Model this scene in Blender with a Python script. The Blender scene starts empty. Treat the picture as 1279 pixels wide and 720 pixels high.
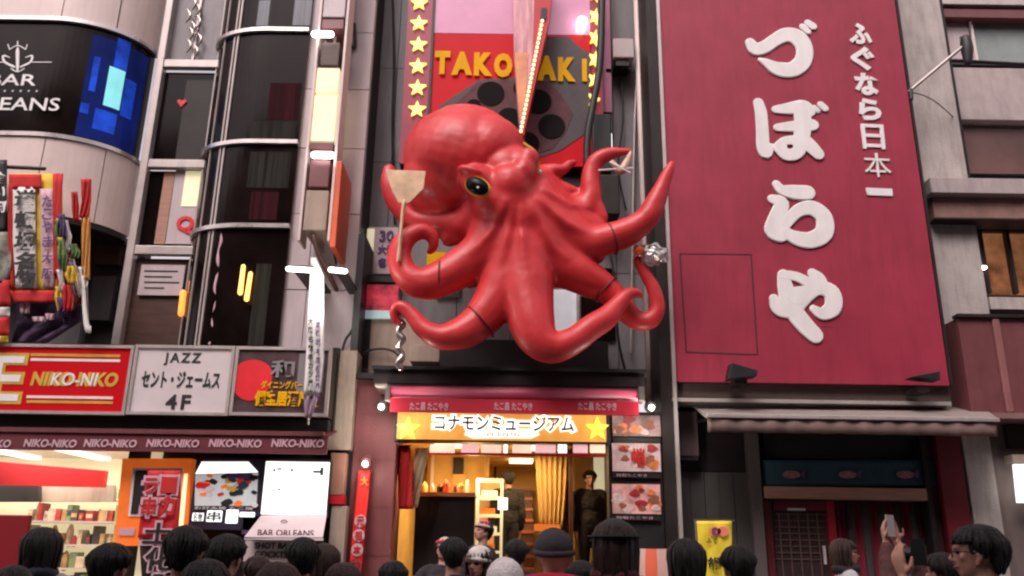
import bpy, bmesh, math, random
from mathutils import Vector, Matrix, noise
random.seed(7)
sc = bpy.context.scene
C = sc.collection
# ------------------------------------------------------------------ camera
PXW, PXH, FOC = 1279.0, 720.0, 1050.0
PITCH, ROLL = math.radians(17.4), 0.015
CAM = Vector((0, 0, 1.6))
ROT = Matrix.Rotation(math.radians(90) + PITCH, 3, 'X') @ Matrix.Rotation(ROLL, 3, 'Z')
cd = bpy.data.cameras.new('camera'); cam = bpy.data.objects.new('camera', cd); C.objects.link(cam)
cam.location = CAM; cam.rotation_euler = ROT.to_euler()
cd.sensor_width = 36; cd.lens = FOC / PXW * 36; cd.clip_start = .05; cd.clip_end = 2000
sc.camera = cam
# ------------------------------------------------------------------ world, sun, exposure
SUN_EL, SUN_AZ = 52, 205      # overcast evening: the light comes softly from above and behind the viewer
w = bpy.data.worlds.new('World'); sc.world = w; w.use_nodes = True
nt = w.node_tree; nt.nodes.clear()
sky = nt.nodes.new('ShaderNodeTexSky'); sky.sky_type = 'NISHITA'; sky.sun_disc = False
sky.sun_elevation = math.radians(SUN_EL); sky.sun_rotation = math.radians(SUN_AZ); sky.dust_density = 4; sky.air_density = 1.2
hs = nt.nodes.new('ShaderNodeHueSaturation'); hs.inputs['Saturation'].default_value = .22
tint = nt.nodes.new('ShaderNodeMix'); tint.data_type = 'RGBA'; tint.blend_type = 'MULTIPLY'; tint.inputs[0].default_value = 1
tint.inputs[7].default_value = (1.0, .85, .86, 1)
bg = nt.nodes.new('ShaderNodeBackground'); bg.inputs[1].default_value = .14
wo = nt.nodes.new('ShaderNodeOutputWorld')
nt.links.new(sky.outputs[0], hs.inputs['Color']); nt.links.new(hs.outputs[0], tint.inputs[6])
nt.links.new(tint.outputs[2], bg.inputs[0]); nt.links.new(bg.outputs[0], wo.inputs[0])
sd = bpy.data.lights.new('sun', 'SUN'); sd.energy = .85; sd.angle = math.radians(25); sd.color = (1, .93, .9)
so = bpy.data.objects.new('sun', sd); C.objects.link(so); so.location = (0, -5, 40)
az, el = math.radians(SUN_AZ), math.radians(SUN_EL)
sdir = Vector((math.sin(az) * math.cos(el), math.cos(az) * math.cos(el), math.sin(el)))
so.rotation_euler = sdir.to_track_quat('Z', 'Y').to_euler()
sc.view_settings.view_transform = 'Standard'; sc.view_settings.look = 'None'; sc.view_settings.gamma = 1
sc.view_settings.exposure = 0.75; sc.view_settings.use_curve_mapping = False
sc.render.engine = 'CYCLES'
sc.cycles.max_bounces = 6; sc.cycles.diffuse_bounces = 3; sc.cycles.glossy_bounces = 3; sc.cycles.transmission_bounces = 4
sc.cycles.use_denoising = True; sc.cycles.sample_clamp_indirect = 4
sc.cycles.pixel_filter_type = 'BLACKMAN_HARRIS'; sc.cycles.filter_width = 2.3

TMP = bpy.data.scenes.new('workbench')      # empty side scene in which text and fused skins are evaluated; removed at the end
def tmp_depsgraph():
    with bpy.context.temp_override(scene=TMP, view_layer=TMP.view_layers[0]): dg = bpy.context.evaluated_depsgraph_get()
    dg.update(); return dg
# ------------------------------------------------------------------ measuring
def ray(px, py):
    return ROT @ Vector(((px - PXW / 2) / FOC, -(py - PXH / 2) / FOC, -1))
def P(px, py, Y):                         # the world point seen at a photo pixel, at street depth Y
    d = ray(px, py); return CAM + d * ((Y - CAM.y) / d.y)
def msize(px, py, Y):                     # metres per pixel there
    d = ray(px, py); return (Y - CAM.y) / d.y / FOC
def R(a, b, c, d, Y):                     # a facade rectangle: x0, x1, z0, z1
    ym, xm = (b + d) / 2, (a + c) / 2
    return P(a, ym, Y).x, P(c, ym, Y).x, P(xm, d, Y).z, P(xm, b, Y).z

# ------------------------------------------------------------------ materials
MATS = {}
def mat(name, col, rough=.6, metal=0., var=.12, scale=3., bump=.0, bscale=40., emit=0., ecol=None, coat=0., spec=.5, dirt=0., alpha=1., trans=0., stretch=(1, 1, 1)):
    if name in MATS: return MATS[name]
    m = bpy.data.materials.new(name); m.use_nodes = True; MATS[name] = m
    n, l = m.node_tree.nodes, m.node_tree.links
    b = n['Principled BSDF']
    b.inputs['Roughness'].default_value = rough; b.inputs['Metallic'].default_value = metal
    b.inputs['Coat Weight'].default_value = coat; b.inputs['Coat Roughness'].default_value = .15
    b.inputs['Specular IOR Level'].default_value = spec
    if trans: b.inputs['Transmission Weight'].default_value = trans
    if alpha < 1: b.inputs['Alpha'].default_value = alpha
    geo = n.new('ShaderNodeNewGeometry'); mp = n.new('ShaderNodeMapping'); mp.inputs['Scale'].default_value = stretch
    l.new(geo.outputs['Position'], mp.inputs[0])
    nz = n.new('ShaderNodeTexNoise'); nz.inputs['Scale'].default_value = scale; nz.inputs['Detail'].default_value = 7; nz.inputs['Roughness'].default_value = .62
    l.new(mp.outputs[0], nz.inputs['Vector'])
    cr = n.new('ShaderNodeValToRGB')
    cr.color_ramp.elements[0].position = .3; cr.color_ramp.elements[1].position = .7
    c = col
    cr.color_ramp.elements[0].color = [max(0, v * (1 - var)) for v in c] + [1]
    cr.color_ramp.elements[1].color = [min(1, v * (1 + var)) for v in c] + [1]
    l.new(nz.outputs[0], cr.inputs[0]); out = cr.outputs[0]
    if dirt:
        mp2 = n.new('ShaderNodeMapping'); mp2.inputs['Scale'].default_value = (5, 5, .7); l.new(geo.outputs['Position'], mp2.inputs[0])
        d = n.new('ShaderNodeTexNoise'); d.inputs['Scale'].default_value = 1.6; d.inputs['Detail'].default_value = 9; d.inputs['Roughness'].default_value = .7
        l.new(mp2.outputs[0], d.inputs['Vector'])
        r2 = n.new('ShaderNodeValToRGB'); r2.color_ramp.elements[0].position = .46; r2.color_ramp.elements[1].position = .72
        r2.color_ramp.elements[0].color = (0, 0, 0, 1); r2.color_ramp.elements[1].color = (dirt, dirt, dirt, 1)
        l.new(d.outputs[0], r2.inputs[0])
        mx = n.new('ShaderNodeMix'); mx.data_type = 'RGBA'; l.new(r2.outputs[0], mx.inputs[0]); l.new(out, mx.inputs[6])
        mx.inputs[7].default_value = (c[0] * .35, c[1] * .32, c[2] * .3, 1); out = mx.outputs[2]
    l.new(out, b.inputs['Base Color'])
    rr = n.new('ShaderNodeMapRange'); rr.inputs[3].default_value = max(0, rough - .08); rr.inputs[4].default_value = min(1, rough + .1)
    l.new(nz.outputs[0], rr.inputs[0]); l.new(rr.outputs[0], b.inputs['Roughness'])
    if bump:
        nb = n.new('ShaderNodeTexNoise'); nb.inputs['Scale'].default_value = bscale; nb.inputs['Detail'].default_value = 4
        l.new(mp.outputs[0], nb.inputs['Vector'])
        bp = n.new('ShaderNodeBump'); bp.inputs['Strength'].default_value = bump; bp.inputs['Distance'].default_value = .02
        l.new(nb.outputs[0], bp.inputs['Height']); l.new(bp.outputs[0], b.inputs['Normal'])
    if emit:
        b.inputs['Emission Strength'].default_value = emit
        if ecol: b.inputs['Emission Color'].default_value = (*ecol, 1)
        else: l.new(out, b.inputs['Emission Color'])
    return m
M = dict(
    paint_red=mat('crimson sign paint', (.33, .027, .058), .5, var=.13, scale=1.1, bump=.35, bscale=1.6, dirt=.3, spec=.4),
    white_letter=mat('white sign lettering', (.8, .78, .76), .5, var=.06, dirt=.15),
    octo=mat('glossy red painted fibreglass', (.58, .031, .036), .45, var=.14, scale=2.4, bump=.1, bscale=9, coat=.05, dirt=.06),
    seam=mat('dark red seam', (.16, .01, .012), .6),
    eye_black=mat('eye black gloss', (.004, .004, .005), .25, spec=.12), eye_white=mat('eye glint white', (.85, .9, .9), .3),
    eye_gold=mat('golden eye rim', (.6, .32, .03), .4, var=.3, scale=9),
    white_panel=mat('white enamel panel', (.74, .6, .56), .38, var=.05, dirt=.12),
    glass_dark=mat('dark tinted glass', (.01, .006, .0055), .12, var=.6, scale=.8, spec=.14),
    glass_blue=mat('deep blue lit glass', (.003, .008, .07), .3, var=.5, scale=1.2, emit=.5, spec=.1), glass_blue2=mat('bright blue lit glass', (.01, .05, .42), .3, var=.6, scale=3, emit=.4, spec=.1),
    chrome=mat('satin metal trim', (.62, .57, .56), .28, .85, var=.15),
    alu=mat('aluminium frame', (.5, .44, .42), .42, .4, var=.12, dirt=.2),
    dark=mat('dark bronze metal', (.024, .018, .018), .5, .1, var=.3, spec=.3),
    black=mat('black painted steel', (.012, .011, .012), .5, var=.3),
    grey_wall=mat('grey metal cladding', (.23, .21, .22), .5, var=.12, scale=1.5, dirt=.4),
    dark_wall=mat('soot grey wall', (.055, .047, .05), .7, var=.25, scale=2, bump=.2, dirt=.4),
    concrete=mat('weathered concrete', (.47, .42, .4), .85, var=.14, scale=2.2, bump=.4, bscale=30, dirt=.55),
    beige=mat('beige render', (.4, .31, .25), .8, var=.1, bump=.2, dirt=.4),
    tile_wall=mat('pale wall tile', (.55, .46, .47), .45, var=.05, dirt=.25),
    maroon=mat('maroon canopy fabric', (.13, .02, .03), .7, var=.15, bump=.15, bscale=60),
    maroon_panel=mat('maroon enamel panel', (.17, .055, .06), .4, var=.12, dirt=.3),
    pillar=mat('brick red painted pillar', (.2, .055, .06), .55, var=.12, bump=.2, dirt=.3),
    shop_red=mat('bright red enamel', (.5, .008, .018), .4, var=.1),
    awning_red=mat('red awning vinyl', (.5, .012, .035), .5, var=.1, bump=.1, bscale=15),
    sign_red=mat('red lightbox sign', (.52, .006, .012), .35, var=.08, scale=.8, emit=.08, spec=.15),
    pink=mat('pink glossy panel', (.55, .22, .36), .22, var=.06, coat=.5, emit=.12),
    yellow=mat('yellow sign print', (.7, .36, .004), .5, var=.1, emit=.1, spec=.1),
    star=mat('lit yellow star', (.95, .85, .2), .4, emit=.75, var=.03), star_dim=mat('golden star print', (1, .85, .08), .4, emit=.75, var=.03),
    bulb=mat('lit warm bulb', (1, .75, .4), .4, emit=2.2, var=.03),
    lampw=mat('lit white tube lamp', (1, .97, .93), .4, emit=5, var=0),
    spotw=mat('lit spotlight lens', (1, .97, .9), .4, emit=6, var=0),
    plate=mat('takoyaki griddle grey', (.13, .055, .065), .6, spec=.15, var=.3, scale=5), hole=mat('griddle hollow black', (.012, .01, .01), .8, spec=.1),
    cream=mat('cream lightbox', (.85, .78, .5), .5, emit=.3, var=.05), lit_white=mat('lit white panel', (1, .98, .95), .5, emit=.9, var=.02),
    lit_orange=mat('lit orange sign face', (.95, .36, .07), .5, emit=.42, var=.3, scale=2.5),
    orange=mat('orange board', (.8, .16, .02), .5, emit=.25, var=.12), orange_pl=mat('orange plate', (.7, .12, .04), .45),
    ink=mat('black ink', (.012, .01, .012), .6), violet=mat('violet print', (.1, .04, .16), .6), white_print=mat('white print', (.82, .8, .8), .6),
    sign_white=mat('white sign face', (.6, .52, .53), .5, var=.05, emit=.06), sign_dark=mat('dark photo sign face', (.07, .035, .04), .4, var=.5, scale=5),
    gold_print=mat('gold print', (.62, .4, .06), .4, .0, var=.25), red_print=mat('red print', (.62, .01, .02), .5, emit=.12),
    yprint=mat('yellow banner cloth', (.72, .5, .05), .8, var=.12), cloth_red=mat('red banner cloth', (.55, .02, .02), .8, var=.12),
    cloth_white=mat('white banner cloth', (.8, .76, .74), .8, var=.06, bump=.1), cloth_pink=mat('pale pink cloth', (.62, .4, .45), .8, var=.1),
    wood=mat('pale lintel wood', (.42, .22, .16), .6, var=.2, stretch=(1, 1, 12)), door_red=mat('dark red door paint', (.11, .008, .012), .45, var=.2),
    navy=mat('navy blue fabric', (.015, .05, .075), .8, var=.25), brown=mat('dark brown wood', (.07, .028, .02), .5, var=.3, stretch=(1, 1, 6)),
    warm_wall=mat('warm yellow plaster', (.62, .42, .14), .8, var=.15, bump=.1), gold_curtain=mat('gold curtain cloth', (.5, .33, .12), .8, var=.3, stretch=(8, 8, .4)),
    asphalt=mat('asphalt', (.05, .05, .052), .9, var=.2, scale=12, bump=.5, bscale=150), paver=mat('grey stone paver', (.2, .18, .17), .8, var=.15, scale=6, bump=.3, bscale=60),
    skin=mat('skin', (.5, .25, .18), .55, var=.08, scale=9, bump=.06, bscale=90), lips=mat('lips', (.4, .09, .08), .5),
    hair=mat('black hair', (.009, .007, .007), .6, var=.5, scale=30, bump=.9, bscale=26, stretch=(6, 6, .6)),
    hair_brown=mat('brown hair', (.035, .015, .011), .58, var=.5, scale=30, bump=.9, bscale=26, stretch=(6, 6, .6)),
    tan_steel=mat('warm tarnished steel', (.62, .42, .27), .42, .35, var=.25, scale=4),
    steel=mat('brushed steel', (.55, .5, .46), .3, .9, var=.15, stretch=(1, 1, 8)), silver=mat('crumpled silver foil', (.6, .6, .58), .3, .8, var=.4, scale=12, bump=.8, bscale=14),
    teal_lit=mat('teal lit pane', (.2, .6, .62), .4, emit=.55, var=.08),
)
def cloth(name, c, rough=.85): return mat(name, c, rough, var=.14, scale=8, bump=.3, bscale=45)

# ------------------------------------------------------------------ objects
ORG = {}
def tagit(o, label=None, cat=None, group=None, kind=None):
    if label: o['label'] = label
    if cat: o['category'] = cat
    if group: o['group'] = group
    if kind: o['kind'] = kind
def thing(name, label, cat, loc, group=None, rz=0.):
    o = bpy.data.objects.new(name, None); C.objects.link(o); o.empty_display_size = .2
    o.location = loc; o.rotation_euler = (0, 0, rz); ORG[o.name] = (Vector(loc), rz); tagit(o, label, cat, group); return o

class MB:
    def __init__(s): s.bm = bmesh.new()
    def poly(s, pts, y0, y1):                     # pts (x, z) outline, extruded from y0 (front) to y1 (back)
        a = [s.bm.verts.new((x, y0, z)) for x, z in pts]; b = [s.bm.verts.new((x, y1, z)) for x, z in pts]
        n = len(pts); s.bm.faces.new(a); s.bm.faces.new(b[::-1])
        for i in range(n): s.bm.faces.new((a[i], b[i], b[(i + 1) % n], a[(i + 1) % n]))
        return s
    def box(s, x0, x1, y0, y1, z0, z1): return s.poly([(x0, z0), (x1, z0), (x1, z1), (x0, z1)], y0, y1)
    def prism(s, pts, vec):                       # any planar loop of 3-D points pushed along vec
        a = [s.bm.verts.new(p) for p in pts]; b = [s.bm.verts.new(Vector(p) + Vector(vec)) for p in pts]
        n = len(pts); s.bm.faces.new(a); s.bm.faces.new(b[::-1])
        for i in range(n): s.bm.faces.new((a[i], b[i], b[(i + 1) % n], a[(i + 1) % n]))
        return s
    def tube(s, pts, rad, seg=12, sq=None, caps=True, sub=4):   # round-ended limb through pts; sq = (axis vector, factor) flattens it
        pts = [Vector(p) for p in pts]
        if isinstance(rad, (int, float)): rad = [rad] * len(pts)
        P_, R_ = [], []
        n = len(pts)
        for i in range(n - 1):
            p0, p1, p2, p3 = pts[max(i - 1, 0)], pts[i], pts[i + 1], pts[min(i + 2, n - 1)]
            r0, r1, r2, r3 = rad[max(i - 1, 0)], rad[i], rad[i + 1], rad[min(i + 2, n - 1)]
            for k in range(sub):
                t = k / sub; t2, t3 = t * t, t * t * t
                f = lambda a, b, c, d: .5 * ((2 * b) + (c - a) * t + (2 * a - 5 * b + 4 * c - d) * t2 + (3 * b - a - 3 * c + d) * t3)
                P_.append(f(p0, p1, p2, p3)); R_.append(max(.0005, f(r0, r1, r2, r3)))
        P_.append(pts[-1]); R_.append(rad[-1])
        # rounded ends
        def cap(p, d, r): return [(p + d * r * math.sin(a), r * math.cos(a)) for a in (math.radians(30), math.radians(60), math.radians(82))]
        if caps:
            d0 = (P_[0] - P_[1]).normalized(); d1 = (P_[-1] - P_[-2]).normalized()
            c0 = cap(P_[0], d0, R_[0]); c1 = cap(P_[-1], d1, R_[-1])
            P_ = [q for q, _ in c0[::-1]] + P_ + [q for q, _ in c1]; R_ = [q for _, q in c0[::-1]] + R_ + [q for _, q in c1]
        m = len(P_); rings = []; up = None
        for i in range(m):
            t = (P_[min(i + 1, m - 1)] - P_[max(i - 1, 0)]).normalized()
            if up is None:
                up = Vector((0, 1, 0)) if abs(t.y) < .9 else Vector((0, 0, 1))
            u = (up - t * up.dot(t)).normalized(); up = u; v = t.cross(u)
            ring = []
            for k in range(seg):
                a = 2 * math.pi * k / seg; o = (u * math.cos(a) + v * math.sin(a)) * R_[i]
                if sq: o = o - sq[0] * (o.dot(sq[0]) * (1 - sq[1]))
                ring.append(s.bm.verts.new(P_[i] + o))
            rings.append(ring)
        for i in range(m - 1):
            for k in range(seg):
                s.bm.faces.new((rings[i][k], rings[i][(k + 1) % seg], rings[i + 1][(k + 1) % seg], rings[i + 1][k]))
        s.bm.faces.new(rings[0][::-1]); s.bm.faces.new(rings[-1]); return s
    def cyl(s, a, b, r, r2=None, seg=14): return s.tube([a, b], [r, r if r2 is None else r2], seg, caps=False, sub=1)
    def ball(s, c, r, seg=20, rings=12, rot=None):
        r = Vector((r, r, r)) if isinstance(r, (int, float)) else Vector(r)
        mt = Matrix.Translation(c) @ (rot.to_4x4() if rot else Matrix()) @ Matrix.Diagonal((*r, 1))
        bmesh.ops.create_uvsphere(s.bm, u_segments=seg, v_segments=rings, radius=1, matrix=mt); return s
    def sheet(s, grid):                           # grid of points
        g = [[s.bm.verts.new(p) for p in row] for row in grid]
        for i in range(len(g) - 1):
            for j in range(len(g[0]) - 1): s.bm.faces.new((g[i][j], g[i][j + 1], g[i + 1][j + 1], g[i + 1][j]))
        return s
    def torus(s, c, nrm, R1, r, seg=24, sec=8):
        q = Vector(nrm).to_track_quat('Z', 'Y'); rg = []
        for i in range(seg):
            a = 2 * math.pi * i / seg; d = q @ Vector((math.cos(a), math.sin(a), 0)); z = q @ Vector((0, 0, 1))
            rg.append([s.bm.verts.new(Vector(c) + d * (R1 + r * math.cos(2 * math.pi * k / sec)) + z * r * math.sin(2 * math.pi * k / sec)) for k in range(sec)])
        for i in range(seg):
            for k in range(sec): s.bm.faces.new((rg[i][k], rg[(i + 1) % seg][k], rg[(i + 1) % seg][(k + 1) % sec], rg[i][(k + 1) % sec]))
        return s
    def build(s, name, m, parent=None, smooth=False, bevel=0., thick=0., origin=None):
        bmesh.ops.recalc_face_normals(s.bm, faces=s.bm.faces)
        me = bpy.data.meshes.new(name); s.bm.to_mesh(me); s.bm.free()
        return link(name, me, m, parent, smooth, bevel, thick, origin)
def link(name, me, m, parent=None, smooth=False, bevel=0., thick=0., origin=None):
    vs = [v.co for v in me.vertices]
    if origin is None:
        lo = Vector([min(v[i] for v in vs) for i in range(3)]); hi = Vector([max(v[i] for v in vs) for i in range(3)])
        origin = Vector(((lo.x + hi.x) / 2, (lo.y + hi.y) / 2, lo.z))
    else: origin = Vector(origin)
    me.transform(Matrix.Translation(-origin))
    if m: me.materials.append(m)
    if smooth: me.polygons.foreach_set('use_smooth', [True] * len(me.polygons))
    o = bpy.data.objects.new(name, me); C.objects.link(o)
    if parent:
        po = ORG[parent.name][0] if parent.name in ORG else Vector()
        o.parent = parent; o.location = origin - po
    else: o.location = origin
    ORG[o.name] = (origin, 0)
    if bevel: b = o.modifiers.new('bevel', 'BEVEL'); b.width = bevel; b.segments = 2; b.limit_method = 'ANGLE'
    if thick: t = o.modifiers.new('thickness', 'SOLIDIFY'); t.thickness = thick; t.offset = 0
    return o
def rbox(name, a, b, c, d, Y, dep, m, parent=None, bevel=0., **k):     # box whose front face covers photo rect at depth Y
    x0, x1, z0, z1 = R(a, b, c, d, Y); o = MB().box(x0, x1, Y, Y + dep, z0, z1).build(name, m, parent, bevel=bevel)
    if k: tagit(o, **k)
    return o
def ppoly(name, pts, Y, dep, m, parent=None, **k):
    q = [P(x, y, Y) for x, y in pts]; return MB().poly([(v.x, v.z) for v in q], Y, Y + dep).build(name, m, parent, **k)
def text(s, a, b, c, d, Y, m, parent, name='lettering', bold=0., dep=.006, shear=0., fit=True, roll=0., xalign='CENTER', space=1., lines=1.):
    cu = bpy.data.curves.new('t', 'FONT'); cu.body = s; cu.extrude = .02; cu.offset = bold; cu.shear = shear; cu.align_x = xalign; cu.space_character = space; cu.space_line = lines
    cu.resolution_u = 3
    o = bpy.data.objects.new('t', cu); TMP.collection.objects.link(o); dg = tmp_depsgraph()
    me = bpy.data.meshes.new_from_object(o.evaluated_get(dg), depsgraph=dg); bpy.data.objects.remove(o); bpy.data.curves.remove(cu)
    xs = [v.co.x for v in me.vertices]; ys = [v.co.y for v in me.vertices]
    if not xs: return None
    x0, x1, z0, z1 = R(a, b, c, d, Y)
    ux0, ux1, uy0, uy1 = min(xs), max(xs), min(ys), max(ys)
    sx, sz = (x1 - x0) / (ux1 - ux0), (z1 - z0) / (uy1 - uy0)
    if not fit: sx = sz = min(sx, sz)
    cx, cz = (x0 + x1) / 2, (z0 + z1) / 2; ca, sa = math.cos(roll), math.sin(roll)
    for v in me.vertices:
        X = (v.co.x - (ux0 + ux1) / 2) * sx; Z = (v.co.y - (uy0 + uy1) / 2) * sz
        v.co = (cx + X * ca - Z * sa, Y - dep * (1 if v.co.z > 0 else 0) - .001, cz + X * sa + Z * ca)
    return link(name, me, m, parent)
def star_pts(cx, cz, r, rot=0.):
    return [(cx + (r if i % 2 == 0 else r * .42) * math.sin(i * math.pi / 5 + rot), cz + (r if i % 2 == 0 else r * .42) * math.cos(i * math.pi / 5 + rot)) for i in range(10)]
def light_area(name, loc, size, energy, color, rot=(0, 0, 0), sy=None):
    l = bpy.data.lights.new(name, 'AREA'); l.energy = energy; l.size = size; l.color = color
    if sy: l.shape = 'RECTANGLE'; l.size_y = sy
    o = bpy.data.objects.new(name, l); C.objects.link(o); o.location = loc; o.rotation_euler = rot; return o
def light_point(name, loc, energy, color, r=.05):
    l = bpy.data.lights.new(name, 'POINT'); l.energy = energy; l.color = color; l.shadow_soft_size = r
    o = bpy.data.objects.new(name, l); C.objects.link(o); o.location = loc; return o
def evald(o):                                   # evaluated copy of an object's mesh; removes the object
    dg = tmp_depsgraph()
    me = bpy.data.meshes.new_from_object(o.evaluated_get(dg), depsgraph=dg); d = o.data; bpy.data.objects.remove(o); bpy.data.meshes.remove(d); return me
def fuse(mb, voxel, smooth=4, name='fused'):    # closed pieces grown into ONE continuous skin
    bmesh.ops.recalc_face_normals(mb.bm, faces=mb.bm.faces)
    me = bpy.data.meshes.new(name); mb.bm.to_mesh(me); mb.bm.free(); o = bpy.data.objects.new(name, me); TMP.collection.objects.link(o)
    r = o.modifiers.new('r', 'REMESH'); r.mode = 'VOXEL'; r.voxel_size = voxel
    if smooth: s = o.modifiers.new('s', 'SMOOTH'); s.factor = .5; s.iterations = smooth
    return evald(o)
# ================================================================== SETTING: ground
def proj(v):
    c = ROT.transposed() @ (Vector(v) - CAM); return PXW / 2 + FOC * c.x / -c.z, PXH / 2 - FOC * c.y / -c.z
g = MB().sheet([[(x, y, 0) for x in (-80, -8, 8, 80)] for y in (-60, -4, 10, 80)]).build('ground', M['asphalt']); tagit(g, 'dark asphalt street', kind='structure')
g = MB().box(-12, 14, -1.5, 10.4, -.05, .004).build('pavement', M['asphalt']); tagit(g, 'pedestrian street surface', kind='structure')
for i in range(22):
    for j in range(6):
        tagit(MB().box(-11 + i * 1.02, -10.01 + i * 1.02, 3.6 + j * 1.02, 4.61 + j * 1.02, .0, .03 + .004 * ((i * 7 + j * 3) % 3)).build('paver', M['paver'], g), kind='structure')
# the other side of the narrow street, behind the viewer
ob = MB().box(-30, 30, -9.5, -5.0, 0, 17)
ob = ob.build('opposite_street_side', M['dark_wall']); tagit(ob, kind='structure')
for i in range(14):
    for j in range(5):
        x = -27 + i * 4.0
        MB().box(x, x + 2.4, -4.99, -4.9, 2.8 + j * 2.6, 4.4 + j * 2.6).build('window_pane', M['glass_dark'], ob)

# ================================================================== LEFT BUILDING with two rounded glass bays
LB = thing('corner_building', 'tall building with rounded bays of dark glass and pale enamel bands at the left', 'building', (-7, 12, 0))
def quarter(xa, xb, Yf, Yb, far, side=1, n=16):
    pts = [(far, Yf)]
    for i in range(n + 1):
        t = i / n * math.pi / 2; pts.append((xa + (xb - xa) * math.sin(t), Yb - (Yb - Yf) * math.cos(t)))
    return pts
class Curve:
    def __init__(s, pts):
        s.p = [Vector((x, y)) for x, y in pts]; s.L = [0]
        for a, b in zip(s.p, s.p[1:]): s.L.append(s.L[-1] + (b - a).length)
        s.sign = 1 if s.p[-1].x > s.p[0].x else -1
    def at(s, l):
        l = max(0, min(l, s.L[-1]))
        for i in range(len(s.p) - 1):
            if l <= s.L[i + 1] + 1e-9:
                t = (l - s.L[i]) / max(1e-9, s.L[i + 1] - s.L[i]); q = s.p[i].lerp(s.p[i + 1], t); d = (s.p[i + 1] - s.p[i]).normalized() * s.sign
                return q, Vector((d.y, -d.x))
    def find(s, px, z):
        best = min((abs(proj((*s.at(k / 400 * s.L[-1])[0], z))[0] - px), k) for k in range(401)); return best[1] / 400 * s.L[-1]
    def patch(s, l0, l1, z0, z1, off, th, name, m, parent, slices=None, **k):
        n = max(2, int(abs(l1 - l0) / .09)); mb = MB(); rows = []
        for i in range(n + 1):
            q, nn = s.at(l0 + (l1 - l0) * i / n); a = q + nn * (off + th); b = q + nn * off
            rows.append([mb.bm.verts.new(v) for v in ((a.x, a.y, z0), (a.x, a.y, z1), (b.x, b.y, z1), (b.x, b.y, z0))])
        for i in range(n):
            for j in range(4): mb.bm.faces.new((rows[i][j], rows[i][(j + 1) % 4], rows[i + 1][(j + 1) % 4], rows[i + 1][j]))
        mb.bm.faces.new(rows[0]); mb.bm.faces.new(rows[-1][::-1])
        return mb.build(name, m, parent, **k)
zf = lambda px, py, Y: P(px, py, Y).z
D1 = Curve(quarter(P(50, 100, 11.3).x, P(180, 150, 12.25).x, 11.3, 12.25, -10.5))
E1 = D1.L[-1]
zt, zg0, zw0 = zf(0, 28, 11.3), zf(0, 167, 11.3), zf(0, 266, 11.3)
def at_px(px, py): return D1.find(px, zf(px, py, 11.6))
cuts = [0, at_px(-90, 10), at_px(-5, 10), at_px(84, 10), at_px(148, 20), E1]
for a, b in zip(cuts, cuts[1:]): D1.patch(a + .008, b - .008, zt + .07, 12.6, .01, .05, 'enamel_panel', M['white_panel'], LB)
cuts = [0, at_px(-100, 220), at_px(-25, 220), at_px(52, 220), at_px(121, 240), E1]
for a, b in zip(cuts, cuts[1:]): D1.patch(a + .008, b - .008, zw0, zg0 - .07, .01, .05, 'enamel_panel', M['white_panel'], LB)
D1.patch(0, E1, zw0 - .02, 12.6, -.09, .09, 'backing_wall', M['dark'], LB)
D1.patch(0, E1, zg0, zt, .0, .02, 'glass_band', M['glass_dark'], LB, smooth=False)
D1.patch(0, E1, zt, zt + .065, .0, .09, 'trim', M['chrome'], LB)
D1.patch(0, E1, zg0 - .065, zg0, .0, .09, 'trim', M['chrome'], LB)
D1.patch(0, E1, zw0 - .09, zw0 - .02, .0, .05, 'trim', M['dark'], LB)
gb = D1.patch(at_px(104, 120), at_px(172, 130), zg0 + .05, zt - .12, .021, .006, 'blue_lit_pane', M['glass_blue'], LB)
for (a_, b_, c_, d_) in ((112, 82, 120, 124), (136, 52, 152, 88), (153, 96, 166, 142), (106, 140, 116, 152), (124, 143, 150, 168)):
    D1.patch(at_px(a_, 110), at_px(c_, 110), zf((a_ + c_) / 2, d_, 11.7), zf((a_ + c_) / 2, b_, 11.7), .028, .004, 'blue_glow_pane', M['glass_blue2'], LB)
tp = D1.patch(at_px(131, 115), at_px(150, 115), zf(140, 139, 11.75), zf(140, 91, 11.75), .03, .008, 'teal_pane', M['teal_lit'], LB)
# soffit below the drum and the dark storey under it
x_r = P(168, 360, 12.3).x
sof = [(-10.5, 11.3)] + [(v.x, v.y) for v in D1.p[1:]] + [(D1.p[-1].x, 13), (-10.5, 13)]
MB().prism([(x, y, zw0 - .1) for x, y in sof], (0, 0, .06)).build('soffit', M['dark'], LB)
MB().box(-10.5, x_r, 12.5, 12.7, 3.0, zw0).build('recess_wall', M['dark_wall'], LB)
for k, (a, b, c, d, mm) in enumerate([(118, 300, 150, 330, 'brown'), (112, 345, 140, 400, 'dark_wall'), (60, 390, 100, 430, 'grey_wall'), (20, 330, 50, 380, 'brown')]):
    rbox('shelf_box', a, b, c, d, 12.3, .2, M[mm], LB)
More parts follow.
